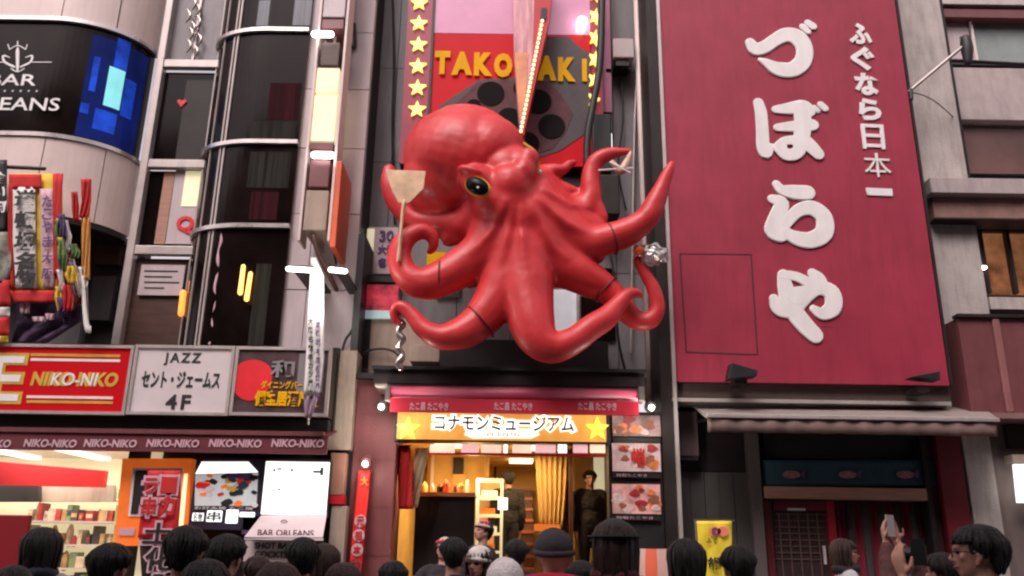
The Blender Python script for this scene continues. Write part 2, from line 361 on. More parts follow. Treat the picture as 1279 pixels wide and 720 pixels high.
# lettering on the dark band
sg = thing('bar_lettering', 'white bar name with crowned fleur ornament on the dark glass band', 'sign', (P(20, 100, 11.26).x, 11.27, zf(20, 140, 11.26)))
YL = 11.272
text('BAR', -14, 93, 46, 107, YL, M['white_print'], sg, bold=.01)
text('ORLEANS', -62, 122, 75, 138, YL, M['white_print'], sg, bold=.01)
for x in range(-4, 52, 10):
    q = P(x, 114, YL); MB().poly(star_pts(q.x, q.z, .022), YL - .005, YL).build('small_star', M['white_print'], sg)
o = MB()
Q = lambda x, y: P(x, y, YL)
for pts, r in [([(22, 88), (22, 66), (22, 60)], [.02, .03, .012]), ([(18, 84), (6, 78), (4, 70), (12, 72)], [.018, .02, .016, .008]), ([(26, 84), (38, 78), (40, 70), (32, 72)], [.018, .02, .016, .008]),
               ([(12, 62), (22, 57), (32, 62)], .009), ([(12, 62), (10, 56)], .009), ([(32, 62), (34, 56)], .009), ([(22, 58), (22, 52)], .01), ([(40, 78), (64, 78)], .009), ([(4, 78), (-16, 78)], .009), ([(14, 86), (22, 90), (30, 86)], .01)]:
    o.tube([Q(*p) for p in pts], r, 8, sq=(Vector((0, 1, 0)), .3))
o.build('ornament', M['white_print'], sg, smooth=True)

# glazed stair bay between the drums
def frame_bar(a, b, c, d, Y=12.15, w=.09, m='alu', dep=.1, parent=None):
    p, q = P(a, b, Y), P(c, d, Y); dr = (q - p).normalized(); n = Vector((dr.z, 0, -dr.x)) * w / 2
    return MB().poly([((p + n).x, (p + n).z), ((q + n).x, (q + n).z), ((q - n).x, (q - n).z), ((p - n).x, (p - n).z)], Y, Y + dep)
bay = [  # pane rect, material
    (202, -60, 272, 75, 'grey_wall'), (190, 88, 263, 200, 'glass_dark'), (175, 212, 256, 305, 'glass_dark'), (160, 322, 242, 430, 'brown')]
xl, xr = P(186, 200, 12.15).x, P(262, 200, 12.15).x
for i, (a, b, c, d, mm) in enumerate(bay):
    z0, z1 = zf(220, d, 12.15), zf(220, b, 12.15)
    MB().box(xl, xr, 12.22, 12.25, z0, z1).build('pane', M[mm], LB)
zs = [zf(220, y, 12.15) for y in (81, 206, 314)]
for z in zs: MB().box(xl - .02, xr + .02, 12.1, 12.22, z - .07, z + .07).build('transom', M['alu'], LB, bevel=.01)
for x in (xl - .04, xr + .04): MB().box(x - .06, x + .06, 12.08, 12.24, 3.4, 12.6).build('mullion', M['alu'], LB, bevel=.012)
MB().box(xl + .42, xl + .46, 12.18, 12.22, zs[0], 12.6).build('mullion', M['alu'], LB)
rbox('interior_partition', 199, 214, 212, 305, 12.205, .01, M['wood'], LB)
rbox('interior_partition', 213, 212, 256, 305, 12.205, .01, M['tile_wall'], LB)
rbox('lit_window', 229, 214, 256, 258, 12.195, .008, M['cream'], LB)
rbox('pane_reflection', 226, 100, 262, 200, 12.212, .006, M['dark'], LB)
hh = P(227, 129, 12.2); MB().poly([(hh.x, hh.z - .075), (hh.x + .08, hh.z + .03), (hh.x + .045, hh.z + .065), (hh.x, hh.z + .04), (hh.x - .045, hh.z + .065), (hh.x - .08, hh.z + .03)], 12.19, 12.21).build('red_heart', M['red_print'], LB)
text('Q!', 220, 270, 249, 292, 12.19, M['red_print'], LB, bold=.04)
nb = rbox('notice_board', 174, 331, 229, 369, 12.17, .02, M['tile_wall'], None, label='pale paper notice pinned in the lowest pane of the stair bay', cat='notice')
for i, (a, c) in enumerate([(180, 222), (180, 215), (180, 224), (180, 205)]): rbox('text_line', a, 338 + i * 7, c, 340 + i * 7, 12.166, .005, M['ink'], nb)
# upper pane: silvery garland inside
gm = MB()
for k in range(9):
    t = k / 8; x, y = 243 + 7 * math.sin(k * 2.4), 5 + 60 * t; q = P(x, y, 12.14)
    gm.tube([q + Vector((-.05, 0, .13)), q + Vector((.03, -.02, 0)), q + Vector((-.03, 0, -.13))], [.012, .024, .01], 7)
tagit(gm.build('hanging_garland', M['steel'], None, smooth=True), 'silvery twisted garland hanging in the top pane of the stair bay', 'garland')

# second rounded bay
x_end = P(371, 200, 11.7).x
D2 = Curve([(x_end, 11.7)] + [(P(318, 200, 11.7).x + (P(259, 200, 12.25).x - P(318, 200, 11.7).x) * math.sin(t), 12.25 - .55 * math.cos(t)) for t in [i / 14 * math.pi / 2 for i in range(15)]])
E2 = D2.L[-1]
rails = [zf(345, y, 11.66) for y in (-60, 38, 178, 283)] ; rails = [12.6] + rails[1:] + [zf(345, 440, 11.66)]
for i, (za, zb) in enumerate(zip(rails, rails[1:])):
    D2.patch(0, E2, zb + .03, za - .03, -.02, .04, 'curved_glass', M['glass_dark'], LB)
for z in rails[1:4]: D2.patch(0, E2, z - .032, z + .032, .0, .085, 'rail', M['chrome'], LB)
for px in (272, 285, 297, 301): 
    l = D2.find(px, rails[1]); D2.patch(l, l + .03, rails[-1], 12.6, .02, .02, 'bar_and_glint', M['alu'], LB)  # mullions, plus thin strips that imitate vertical glints on the glass
D2.patch(E2 - .04, E2, rails[-1], 12.6, .0, .05, 'bar_and_glint', M['dark'], LB)
def on2(a, b, c, d, mm, nm):
    l0, l1 = D2.find(c, rails[2]), D2.find(a, rails[2]); D2.patch(l0, l1, zf((a + c) / 2, d, 11.68), zf((a + c) / 2, b, 11.68), .021, .004, nm, mm, LB)
cr = mat('dim red curtain', (.03, .004, .007), .8, spec=.1, stretch=(9, 9, .3), scale=1.5, var=.9); cg = mat('dim green grey curtain', (.022, .021, .018), .8, spec=.1, stretch=(9, 9, .3), scale=1.5, var=.8)
cb = mat('dim blue grey reflection', (.06, .075, .1), .3, stretch=(9, 9, .2), scale=1.5, var=.8)  # bluish reflection painted as patches on the upper curved glass
on2(330, 104, 370, 150, cr, 'curtain'); on2(312, 152, 368, 174, cg, 'curtain'); on2(315, 190, 366, 235, cg, 'curtain'); on2(322, 240, 356, 275, cr, 'curtain')
on2(303, 0, 318, 32, cb, 'glass_reflection'); on2(350, 0, 380, 32, cb, 'glass_reflection'); on2(338, 330, 356, 432, cg, 'curtain')
warm = mat('warm streak glow', (1, .5, .12), .4, emit=1.6, var=.05)
for (a, b, c, d) in [(304, 333, 300, 366), (313, 342, 308, 374)]:  # emissive capsules imitate the light streaks of bulbs behind the glass
    p, q = P(a, b, 11.6), P(c, d, 11.6); tagit(MB().tube([p, q], [.03, .035], 10).build('bulb_streak', warm, None, smooth=True), 'warm streak of bulb light on the lowest curved glass, ' + ('higher left one' if a == 304 else 'lower right one'), 'lamp', 'bulb light streaks on the curved glass')
for (a, b, c, d, r) in [(229, 366, 226, 392, .045), (239, 352, 237, 368, .03)]:  # glowing capsules imitate a lantern's reflections on the frame
    p, q = P(a, b, 12.02), P(c, d, 12.02); tagit(MB().tube([p, q], r, 10).build('lantern_reflection', mat('amber reflection glow', (1, .3, .05), .4, emit=1., var=.1), None, smooth=True), 'amber lantern reflection on the stair bay frame, ' + ('larger lower one' if a == 229 else 'smaller upper one'), 'lamp', 'amber reflections on the stair bay frame')
# narrow garland cord over the glass
gm = MB(); pts = [P(277 - 13 * t / 12 + 1.5 * math.sin(t * 1.9), 290 + 140 * t / 12, 11.75) for t in range(13)]
gm.tube(pts, [.02 + .018 * abs(math.sin(i * 1.7)) for i in range(13)], 8)
tagit(gm.build('paper_streamer', M['cloth_pink'], None, smooth=True), 'thin pale pink paper streamer hanging over the lowest curved glass', 'streamer')

# ================================================================== WHITE TILED PIER
TP = thing('tiled_pier', 'narrow pale tiled wall between the curved glass and the octopus shop', 'building', (P(420, 300, 11.9).x, 12, 0))
xa, xm, xb = P(367, 200, 11.75).x + .0, P(398, 200, 11.75).x, P(455, 200, 11.75).x
joints = [12.9] + [zf(440, y, 11.75) for y in (-28, 41, 112, 186, 268, 363, 462)] + [3.0]
for i in range(len(joints) - 1):
    for (u, v) in ((xa, xm), (xm, xb)):
        if i == len(joints) - 2 and u == xa: continue
        MB().box(u + .006, v - .006, 11.75 + .004 * ((i + (u == xa)) % 2), 11.9, joints[i + 1] + .008, joints[i] - .008).build('tile_panel', M['tile_wall'], TP)
MB().box(xa + .02, xb - .01, 11.8, 12.6, 2.2, 12.9).build('core_wall', M['dark'], TP)
MB().box(xa - .03, xa + .005, 11.7, 11.9, 4.3, 12.6).build('edge_trim', M['pink'] if False else M['white_panel'], TP)

# projecting sign stack seen edge-on, hung off the pier
PS = thing('projecting_sign_stack', 'edge-on column of small projecting lightboxes with lit tubes on the pale pier', 'sign', (P(405, 320, 11.2).x, 11.6, zf(405, 320, 11.2)))
cx = P(403, 170, 11.1).x; hw = .17
def seg(y0, y1, mm, nm, w=1., dy=0.): 
    z0, z1 = zf(403, y1, 11.1), zf(403, y0, 11.1); MB().box(cx - hw * w, cx + hw * w, 11.1 - dy, 11.7, z0, z1).build(nm, M[mm], PS, bevel=.012)
seg(-60, 21, 'tile_wall', 'sign_box'); seg(24, 36, 'maroon_panel', 'bracket_box'); seg(53, 82, 'brown', 'sign_box', .82); seg(85, 116, 'cream', 'lightbox'); seg(119, 176, 'cream', 'lightbox', 1.02)
seg(178, 187, 'maroon_panel', 'bracket_box'); seg(200, 234, 'maroon_panel', 'sign_box', .85); seg(238, 288, 'beige', 'sign_box', .95); seg(-60, 300, 'alu', 'spine', .15, -.2)
for y in (43, 194): 
    p = P(403, y, 11.0); tl = MB().tube([p - Vector((.12, 0, 0)), p + Vector((.12, 0, 0))], .05, 10).build('tube_lamp', M['lampw'], PS, smooth=True)
for x0 in (cx - hw - .06, cx + hw + .02):
    MB().box(x0, x0 + .035, 11.12, 11.5, zf(403, 300, 11.1), 12.4).build('side_strip', M['white_panel'], PS)
MB().box(cx + .26, cx + .34, 11.0, 11.9, zf(420, 312, 11.1), zf(420, 205, 11.1)).build('orange_side_plate', M['orange_pl'], PS, bevel=.01)
MB().tube([P(392, 296, 11.1), P(398, 318, 11.1), P(412, 345, 11.15), P(420, 362, 11.4)], .035, 8).build('bent_arm', M['brown'], PS, smooth=True)
# two lit tubes crossing behind the banner
for a, c, y, lab in ((360, 392, 336, 'left'), (413, 431, 337, 'right')):
    p, q = P(a, y, 10.5), P(c, y + 2, 10.5)
    tt = thing('tube_light', 'short lit white tube light on the pier, on the %s of the white banner' % lab, 'lamp', p, 'tube lights beside the white banner')
    MB().tube([p, q], .032, 10).build('tube', M['lampw'], tt, smooth=True); MB().box(p.x + .02, q.x - .02, 10.54, 11.72, p.z + .03, p.z + .06).build('bracket', M['dark'], tt)
light_point('tube light glow', P(400, 350, 10.25), 14, (1, .93, .85), .12)

# ================================================================== BANNERS ON THE LEFT
def cloth(pts_px, Y, m, name, lab, cat, amp=.03, n=14, th=.006, group=None, parent=None):
    # pts_px: left and right edges from top to bottom ((xl, xr, y), ...)
    grid = []
    for i in range(n + 1):
        f = i / n * (len(pts_px) - 1); k = min(int(f), len(pts_px) - 2); t = f - k
        a, b = pts_px[k], pts_px[k + 1]; xl, xr, y = [a[j] * (1 - t) + b[j] * t for j in range(3)]
        grid.append([P(xl + (xr - xl) * u / 8, y, Y + amp * math.sin(u * 1.7 + i * .5)) for u in range(9)])
    o = MB().sheet(grid).build(name, m, parent, smooth=True, thick=th)
    if lab: tagit(o, lab, cat, group)
    return o
def cloth_th(name, lab, loc, group=None): return thing(name, lab, 'banner', loc, group)
b1 = cloth_th('hanging_banner', 'wide red and yellow food banner with big black characters, hanging over the red sign', P(45, 370, 10.9), 'banners hanging at the left')
cloth([(12, 78, 217), (12, 78, 300), (16, 78, 364)], 10.95, M['yprint'], 'banner_cloth', None, None, .02, parent=b1)
cloth([(11, 52, 218), (11, 52, 236)], 10.9, M['cloth_red'], 'red_top_band', None, None, .01, 4, parent=b1)
cloth([(16, 44, 234), (16, 44, 300), (20, 46, 360)], 10.9, M['cloth_white'], 'text_panel', None, None, .01, parent=b1)
cloth([(50, 66, 236), (51, 66, 300), (54, 68, 360)], 10.9, M['cloth_pink'], 'text_panel', None, None, .01, parent=b1)
cloth([(66, 79, 217), (66, 74, 300), (67, 72, 345)], 10.9, M['cloth_red'], 'red_edge', None, None, .01, parent=b1)
cloth([(10, 16, 230), (10, 15, 300), (14, 18, 362)], 10.9, M['cloth_red'], 'red_edge', None, None, .01, parent=b1)
for s, y in zip('道頓堀名物', (250, 277, 303, 328, 350)): text(s, 18, y - 13, 44, y + 10, 10.86, M['ink'], b1, bold=.035)
for s, y in zip('たこやき大阪', (252, 268, 284, 302, 322, 342)): text(s, 53, y - 7, 65, y + 7, 10.86, M['violet'], b1, bold=.02)
cloth([(12, 76, 363), (18, 74, 378)], 10.9, M['cloth_red'], 'red_hem', None, None, .03, 4, parent=b1)
b2 = cloth_th('hanging_banner', 'narrow red banner fading to orange, hanging alone on a thin pole', P(108, 415, 10.8), 'banners hanging at the left')
cloth([(101, 114, 224), (102, 114, 250), (99, 111, 272)], 10.8, M['cloth_red'], 'red_cloth', None, None, .03, parent=b2)
cloth([(102, 113, 272), (102, 112, 320), (103, 112, 350)], 10.8, mat('orange banner cloth', (.62, .28, .06), .8), 'orange_cloth', None, None, .03, parent=b2)
MB().tube([P(107, 222, 10.84), P(108, 330, 10.84), P(110, 410, 10.84)], .012, 8).build('pole', M['steel'], b2)
MB().tube([P(104, 346, 10.8), P(106, 390, 10.8), P(110, 414, 10.8), P(113, 408, 10.8)], [.02, .03, .035, .01], 8).build('tassel', M['cloth_white'], b2, smooth=True)
b3 = cloth_th('hanging_banner', 'crumpled red and white banner tail draped beside the wide food banner', P(90, 400, 10.9), 'banners hanging at the left')
cloth([(74, 80, 300), (78, 92, 330), (88, 100, 352), (96, 106, 380)], 11.0, M['cloth_red'], 'red_cloth', None, None, .05, parent=b3)
cloth([(84, 92, 322), (92, 99, 345), (98, 104, 372)], 10.95, M['cloth_white'], 'white_fold', None, None, .04, parent=b3)
cloth([(74, 82, 285), (74, 84, 330), (72, 80, 370)], 11.02, M['yprint'], 'yellow_fold', None, None, .05, parent=b3)
rng = random.Random(12)
for i in range(20):      # ragged patterned folds filling the cluster
    a = rng.uniform(68, 98); y = rng.uniform(232, 385); w_ = rng.uniform(6, 15); h = rng.uniform(18, 42)
    cloth([(a, a + w_, y), (a + rng.uniform(-2, 5), a + w_ + rng.uniform(0, 5), y + h * .5), (a + 3, a + w_ + 2, y + h)], 10.72 + .012 * i, [M['yprint'], M['cloth_red'], mat('green leaf print', (.12, .2, .07), .8, var=.9, scale=9), M['cloth_white'], M['violet']][i % 5], 'ragged_fold', None, None, .04, 8, parent=b3)
b4 = cloth_th('hanging_banner', 'dark purple cloth bundle with pale pattern, hanging below the wide food banner', P(50, 425, 11), 'banners hanging at the left')
cloth([(18, 100, 374), (22, 104, 400), (14, 60, 428)], 11.05, mat('dark purple cloth', (.06, .03, .07), .85, var=.6, scale=7), 'purple_cloth', None, None, .07, parent=b4)
for (a, b, c, d) in [(24, 376, 38, 392), (40, 396, 58, 402), (56, 392, 68, 400), (82, 366, 96, 378)]:
    cloth([(a, c, b), (a + 2, c - 1, d)], 10.96, M['cloth_pink'], 'pale_print', None, None, .02, 4, parent=b4)
b5 = cloth_th('hanging_banner', 'black and white lettered banner cut by the left edge, with red stripes below', P(4, 425, 10.9), 'banners hanging at the left')
cloth([(-30, 9, 200), (-30, 8, 290)], 10.9, M['ink'], 'black_cloth', None, None, .02, parent=b5)
for s, y in zip('食い倒', (222, 240, 258)): text(s, -8, y - 7, 7, y + 8, 10.85, M['white_print'], b5, bold=.03)
cloth([(-30, 12, 290), (-30, 14, 330), (-30, 12, 352)], 10.9, mat('black white leaf print', (.2, .2, .17), .8, var=.95, scale=6), 'patterned_cloth', None, None, .03, parent=b5)
for i, (y0, y1, mm) in enumerate([(350, 384, 'cloth_red'), (384, 396, 'cloth_white'), (396, 420, 'cloth_red'), (420, 428, 'yprint')]):
    cloth([(-30, 14 - i, y0), (-30, 13 - i, y1)], 10.9, M[mm], 'stripe', None, None, .03, 4, parent=b5)
MB().tube([P(-30, 207, 10.98), P(55, 211, 10.98)], .03, 8).build('curtain_pole', M['black'], b1, smooth=True)

# white vertical banner in front of the pier
wb = thing('nobori_banner', 'tall narrow white banner with small dark characters in front of the pale pier', 'banner', P(384, 525, 10.62))
cloth([(388, 395, 322), (387, 404, 345), (384, 405, 400), (382, 404, 450), (379, 398, 495)], 10.62, M['cloth_white'], 'banner_cloth', None, None, .025, 20, parent=wb)
cloth([(379, 398, 495), (381, 389, 522)], 10.62, mat('faded violet cloth', (.3, .2, .26), .8), 'banner_tip', None, None, .02, 5, parent=wb)
MB().tube([P(392, 314, 10.67), P(385, 530, 10.67)], .012, 8).build('pole', M['steel'], wb)
for i, y in enumerate(range(398, 490, 11)): text('大阪名物串カツ屋'[i % 8], 385, y, 391, y + 8, 10.585, M['ink'], wb, bold=.03); text('道頓堀本店新世界'[i % 8], 394, y + 4, 400, y + 12, 10.585, M['violet'], wb, bold=.02)

# ================================================================== SIGN ROW ABOVE THE LEFT SHOP
YS = 11.0
def signbox(a, b, c, d, m, lab, Y=YS, dep=.35):
    x0, x1, z0, z1 = R(a, b, c, d, Y); t = thing('lightbox_sign', lab, 'sign', ((x0 + x1) / 2, Y, z0), 'lightbox signs in the row over the left shop')
    MB().box(x0 + .04, x1 - .04, Y, Y + .05, z0 + .04, z1 - .04).build('sign_face', m, t)
    MB().box(x0, x1, Y + .052, Y + dep, z0, z1).build('case', M['dark'], t)
    for q in ((x0, x1, z1 - .04, z1), (x0, x1, z0, z0 + .04)): MB().box(q[0], q[1], Y - .03, Y + .05, q[2], q[3]).build('frame_bar', M['alu'], t)
    for q in ((x0, x0 + .04), (x1 - .04, x1)): MB().box(q[0], q[1], Y - .028, Y + .05, z0 + .041, z1 - .041).build('frame_bar', M['alu'], t)
    return t
s1 = signbox(-120, 430, 163, 517, M['sign_red'], 'red lightbox sign with gold stripes and shaded slanted lettering, leftmost of the row')
text('NIKO-NIKO', 39, 465, 148, 483, YS - .002, M['gold_print'], s1, bold=.045, shear=.12)
text('KO-NI', 64, 466, 122, 482, YS - .006, M['white_print'], s1, bold=.012, shear=.12)
for y in (444, 450, 496.5, 502.5): rbox('stripe', 38 if y < 460 else 33, y - 1.6, 150 if y < 460 else 141, y + 1.6, YS - .008, .008, M['gold_print'] if y in (444, 502.5) else M['white_print'], s1)
text('E', -14, 441, 32, 505, YS - .002, M['gold_print'], s1, bold=.05); text('E', -10, 445, 27, 501, YS - .008, M['white_print'], s1, bold=.01)
s2 = signbox(164, 432, 290, 519, M['sign_white'], 'white lightbox sign with black jazz bar lettering, in the middle of the row')
text('JAZZ', 205, 441, 251, 457, YS - .002, M['ink'], s2, bold=.02, space=1.3); text('セント・ジェームス', 177, 464, 275, 485, YS - .002, M['ink'], s2, bold=.03); text('4F', 207, 493, 238, 512, YS - .002, M['ink'], s2, bold=.03, space=1.3)
s3 = signbox(291, 434, 412, 520, M['sign_dark'], 'dark photo lightbox sign with a red sun disc and yellow characters, rightmost of the row')
q = P(315, 470, YS); MB().poly([(q.x + .27 * math.cos(a), q.z + .22 * math.sin(a) * (1 if math.sin(a) > -.3 else 1.5)) for a in [i * math.tau / 28 for i in range(28)]], YS - .008, YS - .001).build('sun_disc', M['red_print'], s3)
text('ダイニングバー', 326, 476, 378, 486, YS - .012, M['yellow'], s3, bold=.02); text('個室居酒屋笑', 318, 488, 400, 508, YS - .012, M['yellow'], s3, bold=.04)
text('和', 338, 450, 368, 472, YS - .012, M['grey_wall'], s3, bold=.02); rbox('grey_figure', 372, 442, 404, 490, YS - .006, .005, M['grey_wall'], s3)
MB().box(P(-200, 470, 11).x, P(414, 470, 11).x, 11.36, 12.4, zf(200, 536, 11.4), zf(200, 432, 11.4)).build('sign_beam', M['dark'], LB)
rbox('gap_beam', -200, 520, 410, 536, 11.15, .3, M['black'], LB)
rbox('end_post', 412, 438, 442, 562, 11.45, .4, M['beige'], TP)
# awning fascia
aw = thing('fabric_awning', 'long maroon awning fascia printed with repeated pale lettering above the left shop', 'awning', P(200, 563, 10.9))
rbox('valance', -200, 541, 409, 563, 10.9, .04, M['maroon'], aw); rbox('top_rail', -200, 535, 404, 540.5, 10.87, .1, M['maroon_panel'], aw)
x0, x1, z0, z1 = R(-200, 541, 409, 563, 10.9); MB().prism([(x0, 10.945, z1), (x0, 11.7, z1 + .2), (x0, 11.7, z1 + .22), (x0, 10.945, z1 + .02)], (x1 - x0, 0, 0)).build('canopy', M['maroon'], aw)
for a in (-52, 30, 105, 183, 261, 339): text('NIKO-NIKO', a, 549, a + 66, 559, 10.897, M['cloth_pink'], aw, bold=.03, shear=.1)
# ================================================================== CENTRAL SHOP BUILDING
SB = thing('shop_building', 'narrow grey clad building of the octopus shop behind the star framed sign', 'building', (P(650, 700, 12.6).x, 12.6, 0))
xa, xb = P(462, 250, 12.6).x, P(835, 250, 12.6).x
cl = [xa, P(486, 250, 12.6).x, P(508, 250, 12.6).x, P(575, 250, 12.6).x, P(640, 250, 12.6).x, P(705, 250, 12.6).x, P(768, 250, 12.6).x, P(800, 250, 12.6).x, xb]
zr = [zf(640, 470, 12.6), zf(640, 340, 12.6), zf(640, 205, 12.6), zf(640, 88, 12.6), zf(640, -10, 12.6), 12.9]
for i in range(len(cl) - 1):
    for j in range(len(zr) - 1):
        MB().box(cl[i] + .006, cl[i + 1] - .006, 12.6, 12.66, zr[j] + .006, zr[j + 1] - .006).build('cladding_panel', M['grey_wall'], SB)
MB().box(xa, xb, 12.67, 12.9, zr[0] - .3, 12.9).build('rear_wall', M['dark_wall'], SB)
rbox('window_glass', 685, 362, 720, 420, 12.5, .06, mat('pale lit window', (.62, .62, .66), .3, emit=.25), SB)
rbox('window_frame', 681, 358, 684.5, 424, 12.47, .12, M['alu'], SB); rbox('window_frame', 720.5, 358, 724, 424, 12.47, .12, M['alu'], SB); rbox('window_frame', 684.6, 421, 720.4, 425, 12.47, .12, M['alu'], SB)
rbox('dark_opening', 500, 222, 560, 282, 12.55, .04, M['black'], SB); rbox('lit_panel', 533, 315, 556, 338, 12.5, .05, M['yellow'], SB)
rbox('dark_opening', 545, 345, 575, 372, 12.55, .04, M['dark_wall'], SB); rbox('dark_opening', 540, 425, 760, 462, 12.2, .3, M['black'], SB)
rbox('dark_opening', 726, 335, 768, 425, 12.55, .04, M['glass_dark'], SB)
rbox('beige_parapet', 446, 398, 532, 470, 12.0, .5, M['beige'], SB, bevel=.01); rbox('beige_block', 512, 430, 549, 452, 11.7, .3, M['beige'], SB, bevel=.01)
rbox('side_recess', 455, 380, 462, 470, 11.98, .1, M['black'], SB)
sgn = thing('window_sign', 'small grey sign with violet characters left of the octopus arms', 'sign', P(475, 345, 12.3))
rbox('sign_face', 458, 284, 496, 342, 12.3, .08, M['tile_wall'], sgn); rbox('white_strip', 457, 286, 466, 338, 12.28, .02, M['cream'], sgn)
text('30', 474, 288, 492, 302, 12.29, M['violet'], sgn, bold=.03); text('大阪', 472, 306, 494, 318, 12.29, M['violet'], sgn, bold=.03); text('名物', 472, 322, 494, 334, 12.29, M['violet'], sgn, bold=.03)
ds = thing('display_panel', 'small red and pale display panel above the beige parapet', 'display', P(470, 402, 11.95))
rbox('frame', 450, 345, 497, 352, 11.95, .1, M['black'], ds); rbox('red_picture', 450, 356, 497, 388, 11.95, .05, mat('red blurred picture', (.5, .03, .06), .4, var=.8, scale=5, emit=.15), ds)
rbox('pale_strip', 450, 388, 497, 398, 11.94, .06, mat('pale teal strip', (.45, .62, .65), .4, emit=.15), ds)
# pipes, boxes at the right
def pipe(name, pts, Y, r, m, lab, grp=None):
    return tagit(MB().tube([P(x, y, Y) for x, y in pts], r, 10).build(name, m, None, smooth=True), lab, 'pipe', grp) or C.objects[-1]
for (x, r, mm, lab) in [(799, .05, 'white_panel', 'thick white drainpipe beside the star framed sign'), (818, .045, 'dark', 'dark drainpipe hard against the left edge of the crimson sign'), (811, .035, 'alu', 'thin grey pipe between the white drainpipe and the dark one')]:
    q = P(x, 120, 12.3); MB_ = MB().cyl((q.x, 12.3, 3.0), (q.x, 12.3, 12.8), r, seg=12); o = MB_.build('drainpipe', M[mm], None, smooth=True); tagit(o, lab, 'pipe', 'drainpipes right of the octopus sign')
ac = thing('junction_box', 'grey metal junction box with black underside on the wall right of the star framed sign', 'box', P(779, 84, 12.3))
rbox('case', 766, 48, 792, 72, 12.15, .4, M['tile_wall'], ac, bevel=.02); rbox('black_base', 769, 72, 786, 82, 12.2, .35, M['black'], ac)
rbox('black_bracket', 757, 86, 764, 91, 12.2, .3, M['black'], ac)
# cable hanging over the sign
o = MB().tube([P(x, y, 11.7) for x, y in ((752, -30), (751, 40), (748, 90), (740, 135), (734, 170), (733, 205))], .06, 10).build('black_cable', M['black'], None, smooth=True); tagit(o, 'thick black cable swinging down over the right edge of the star framed sign', 'cable')
bx = rbox('speaker_box', 740, 142, 764, 215, 12.0, .5, M['black'], None, bevel=.02, label='tall black box hanging below the right edge of the star framed sign', cat='box')
hb = rbox('speaker_box', 750, 218, 774, 268, 11.9, .5, M['dark'], None, bevel=.02, label='black box behind the raised curved octopus arm on the right', cat='box')
tl = MB().tube([P(762, 168, 12.1), P(762.5, 185, 12.1)], .03, 8).build('small_white_lamp', M['lit_white'], None, smooth=True); tagit(tl, 'small upright white lamp between the black box and the raised arm', 'lamp')

# ------------------------------------------------------------------ star framed sign
TS = thing('star_framed_sign', 'tall red and pink sign with gold lettering and rows of yellow stars behind the octopus', 'sign', (P(630, 205, 12.1).x, 12.1, zf(630, 205, 12.1)))
x0 = P(506, 75, 12.1).x; x1 = P(538, 75, 12.1).x; x2 = P(738, 75, 12.1).x; x3 = P(752, 75, 12.1).x; zb = zf(630, 206, 12.1); zm = zf(640, 40, 12.05)
MB().box(x0, x3, 12.16, 12.45, zb, 12.8).build('case', M['dark'], TS)
MB().box(x0, x1 - .01, 12.1, 12.158, zb, 12.8).build('star_strip', mat('maroon star strip', (.28, .02, .05), .4, emit=.1), TS)
MB().box(x2 + .01, x3, 12.1, 12.158, zb + .6, 12.8).build('star_strip', mat('maroon star strip', (.28, .02, .05), .4), TS)
MB().box(x1, x2, 12.12, 12.158, zm + .008, 12.8).build('pink_panel', M['pink'], TS)
MB().box(x1, x2, 12.12, 12.158, zb, zm - .008).build('red_panel', M['sign_red'], TS)
MB().box(x1 - .01, x1 + .03, 12.08, 12.118, zb, 12.8).build('frame_bar', M['black'], TS)
MB().box(x3 + .01, x3 + .16, 12.2, 12.6, zf(757, 140, 12.2), 12.8).build('side_panel', mat('mauve side panel', (.35, .1, .18), .4), TS)
for y in (-22, 3, 28.5, 55, 82, 109, 136):
    q = P(523.5 - .02 * y, y, 12.05); st = MB().poly(star_pts(q.x, q.z, .15), 12.05, 12.098).build('star', M['star'], TS)
for i, y in enumerate((-10, 18, 45, 72, 98, 122)):
    q = P(744 - .015 * y, y, 12.0); MB().poly([(q.x + (x - q.x) * .62, z) for x, z in star_pts(q.x, q.z, .16, .3)], 12.03, 12.098).build('star', M['star'], TS)
MB().ball(P(727, 27, 12.0), .085, 16, 10).build('round_lamp', M['spotw'], TS, smooth=True)
# griddle picture (built as low relief)
gm = [(548, 135), (575, 118), (605, 98), (640, 96), (676, 84), (676, 46), (712, 46), (737, 84), (738, 165), (700, 195), (640, 206), (548, 206)]
ppoly('griddle_picture', [(548, 133), (598, 100), (640, 97), (668, 98), (670, 100), (672, 46), (710, 46), (727, 62), (737, 66), (737, 163), (700, 188), (665, 200), (550, 205)], 12.108, .01, mat('dark griddle picture', (.045, .03, .035), .5, var=.4, scale=4), TS)
ppoly('griddle_plate', [(566, 133), (596, 104), (632, 100), (646, 104), (684, 101), (700, 118), (716, 142), (706, 166), (690, 186), (640, 200), (600, 170)], 12.1, .006, M['plate'], TS)
for (x, y, r) in [(613, 117, 17), (636, 148, 15), (672, 127, 17), (689, 158, 17), (657, 180, 17), (652, 110, 11), (592, 132, 9)]:
    q = P(x, y, 12.09); rr = r * msize(x, y, 12.09); MB().poly([(q.x + rr * math.cos(a), q.z + rr * math.sin(a)) for a in [i * math.tau / 24 for i in range(24)]], 12.088, 12.098).build('griddle_hollow', M['hole'], TS)
for s, a, c, y0, y1 in [('T', 543, 562, 64, 93), ('A', 564, 590, 65, 94), ('K', 592, 615, 66, 95), ('O', 617, 640, 67, 97), ('Y', 643, 668, 68, 99), ('A', 671, 695, 70, 101), ('K', 697, 719, 72, 102), ('I', 727, 733, 74, 102)]:
    text(s, a, y0, c, y1, 12.085, M['gold_print'] if False else M['yellow'], TS, bold=.07, dep=.006)
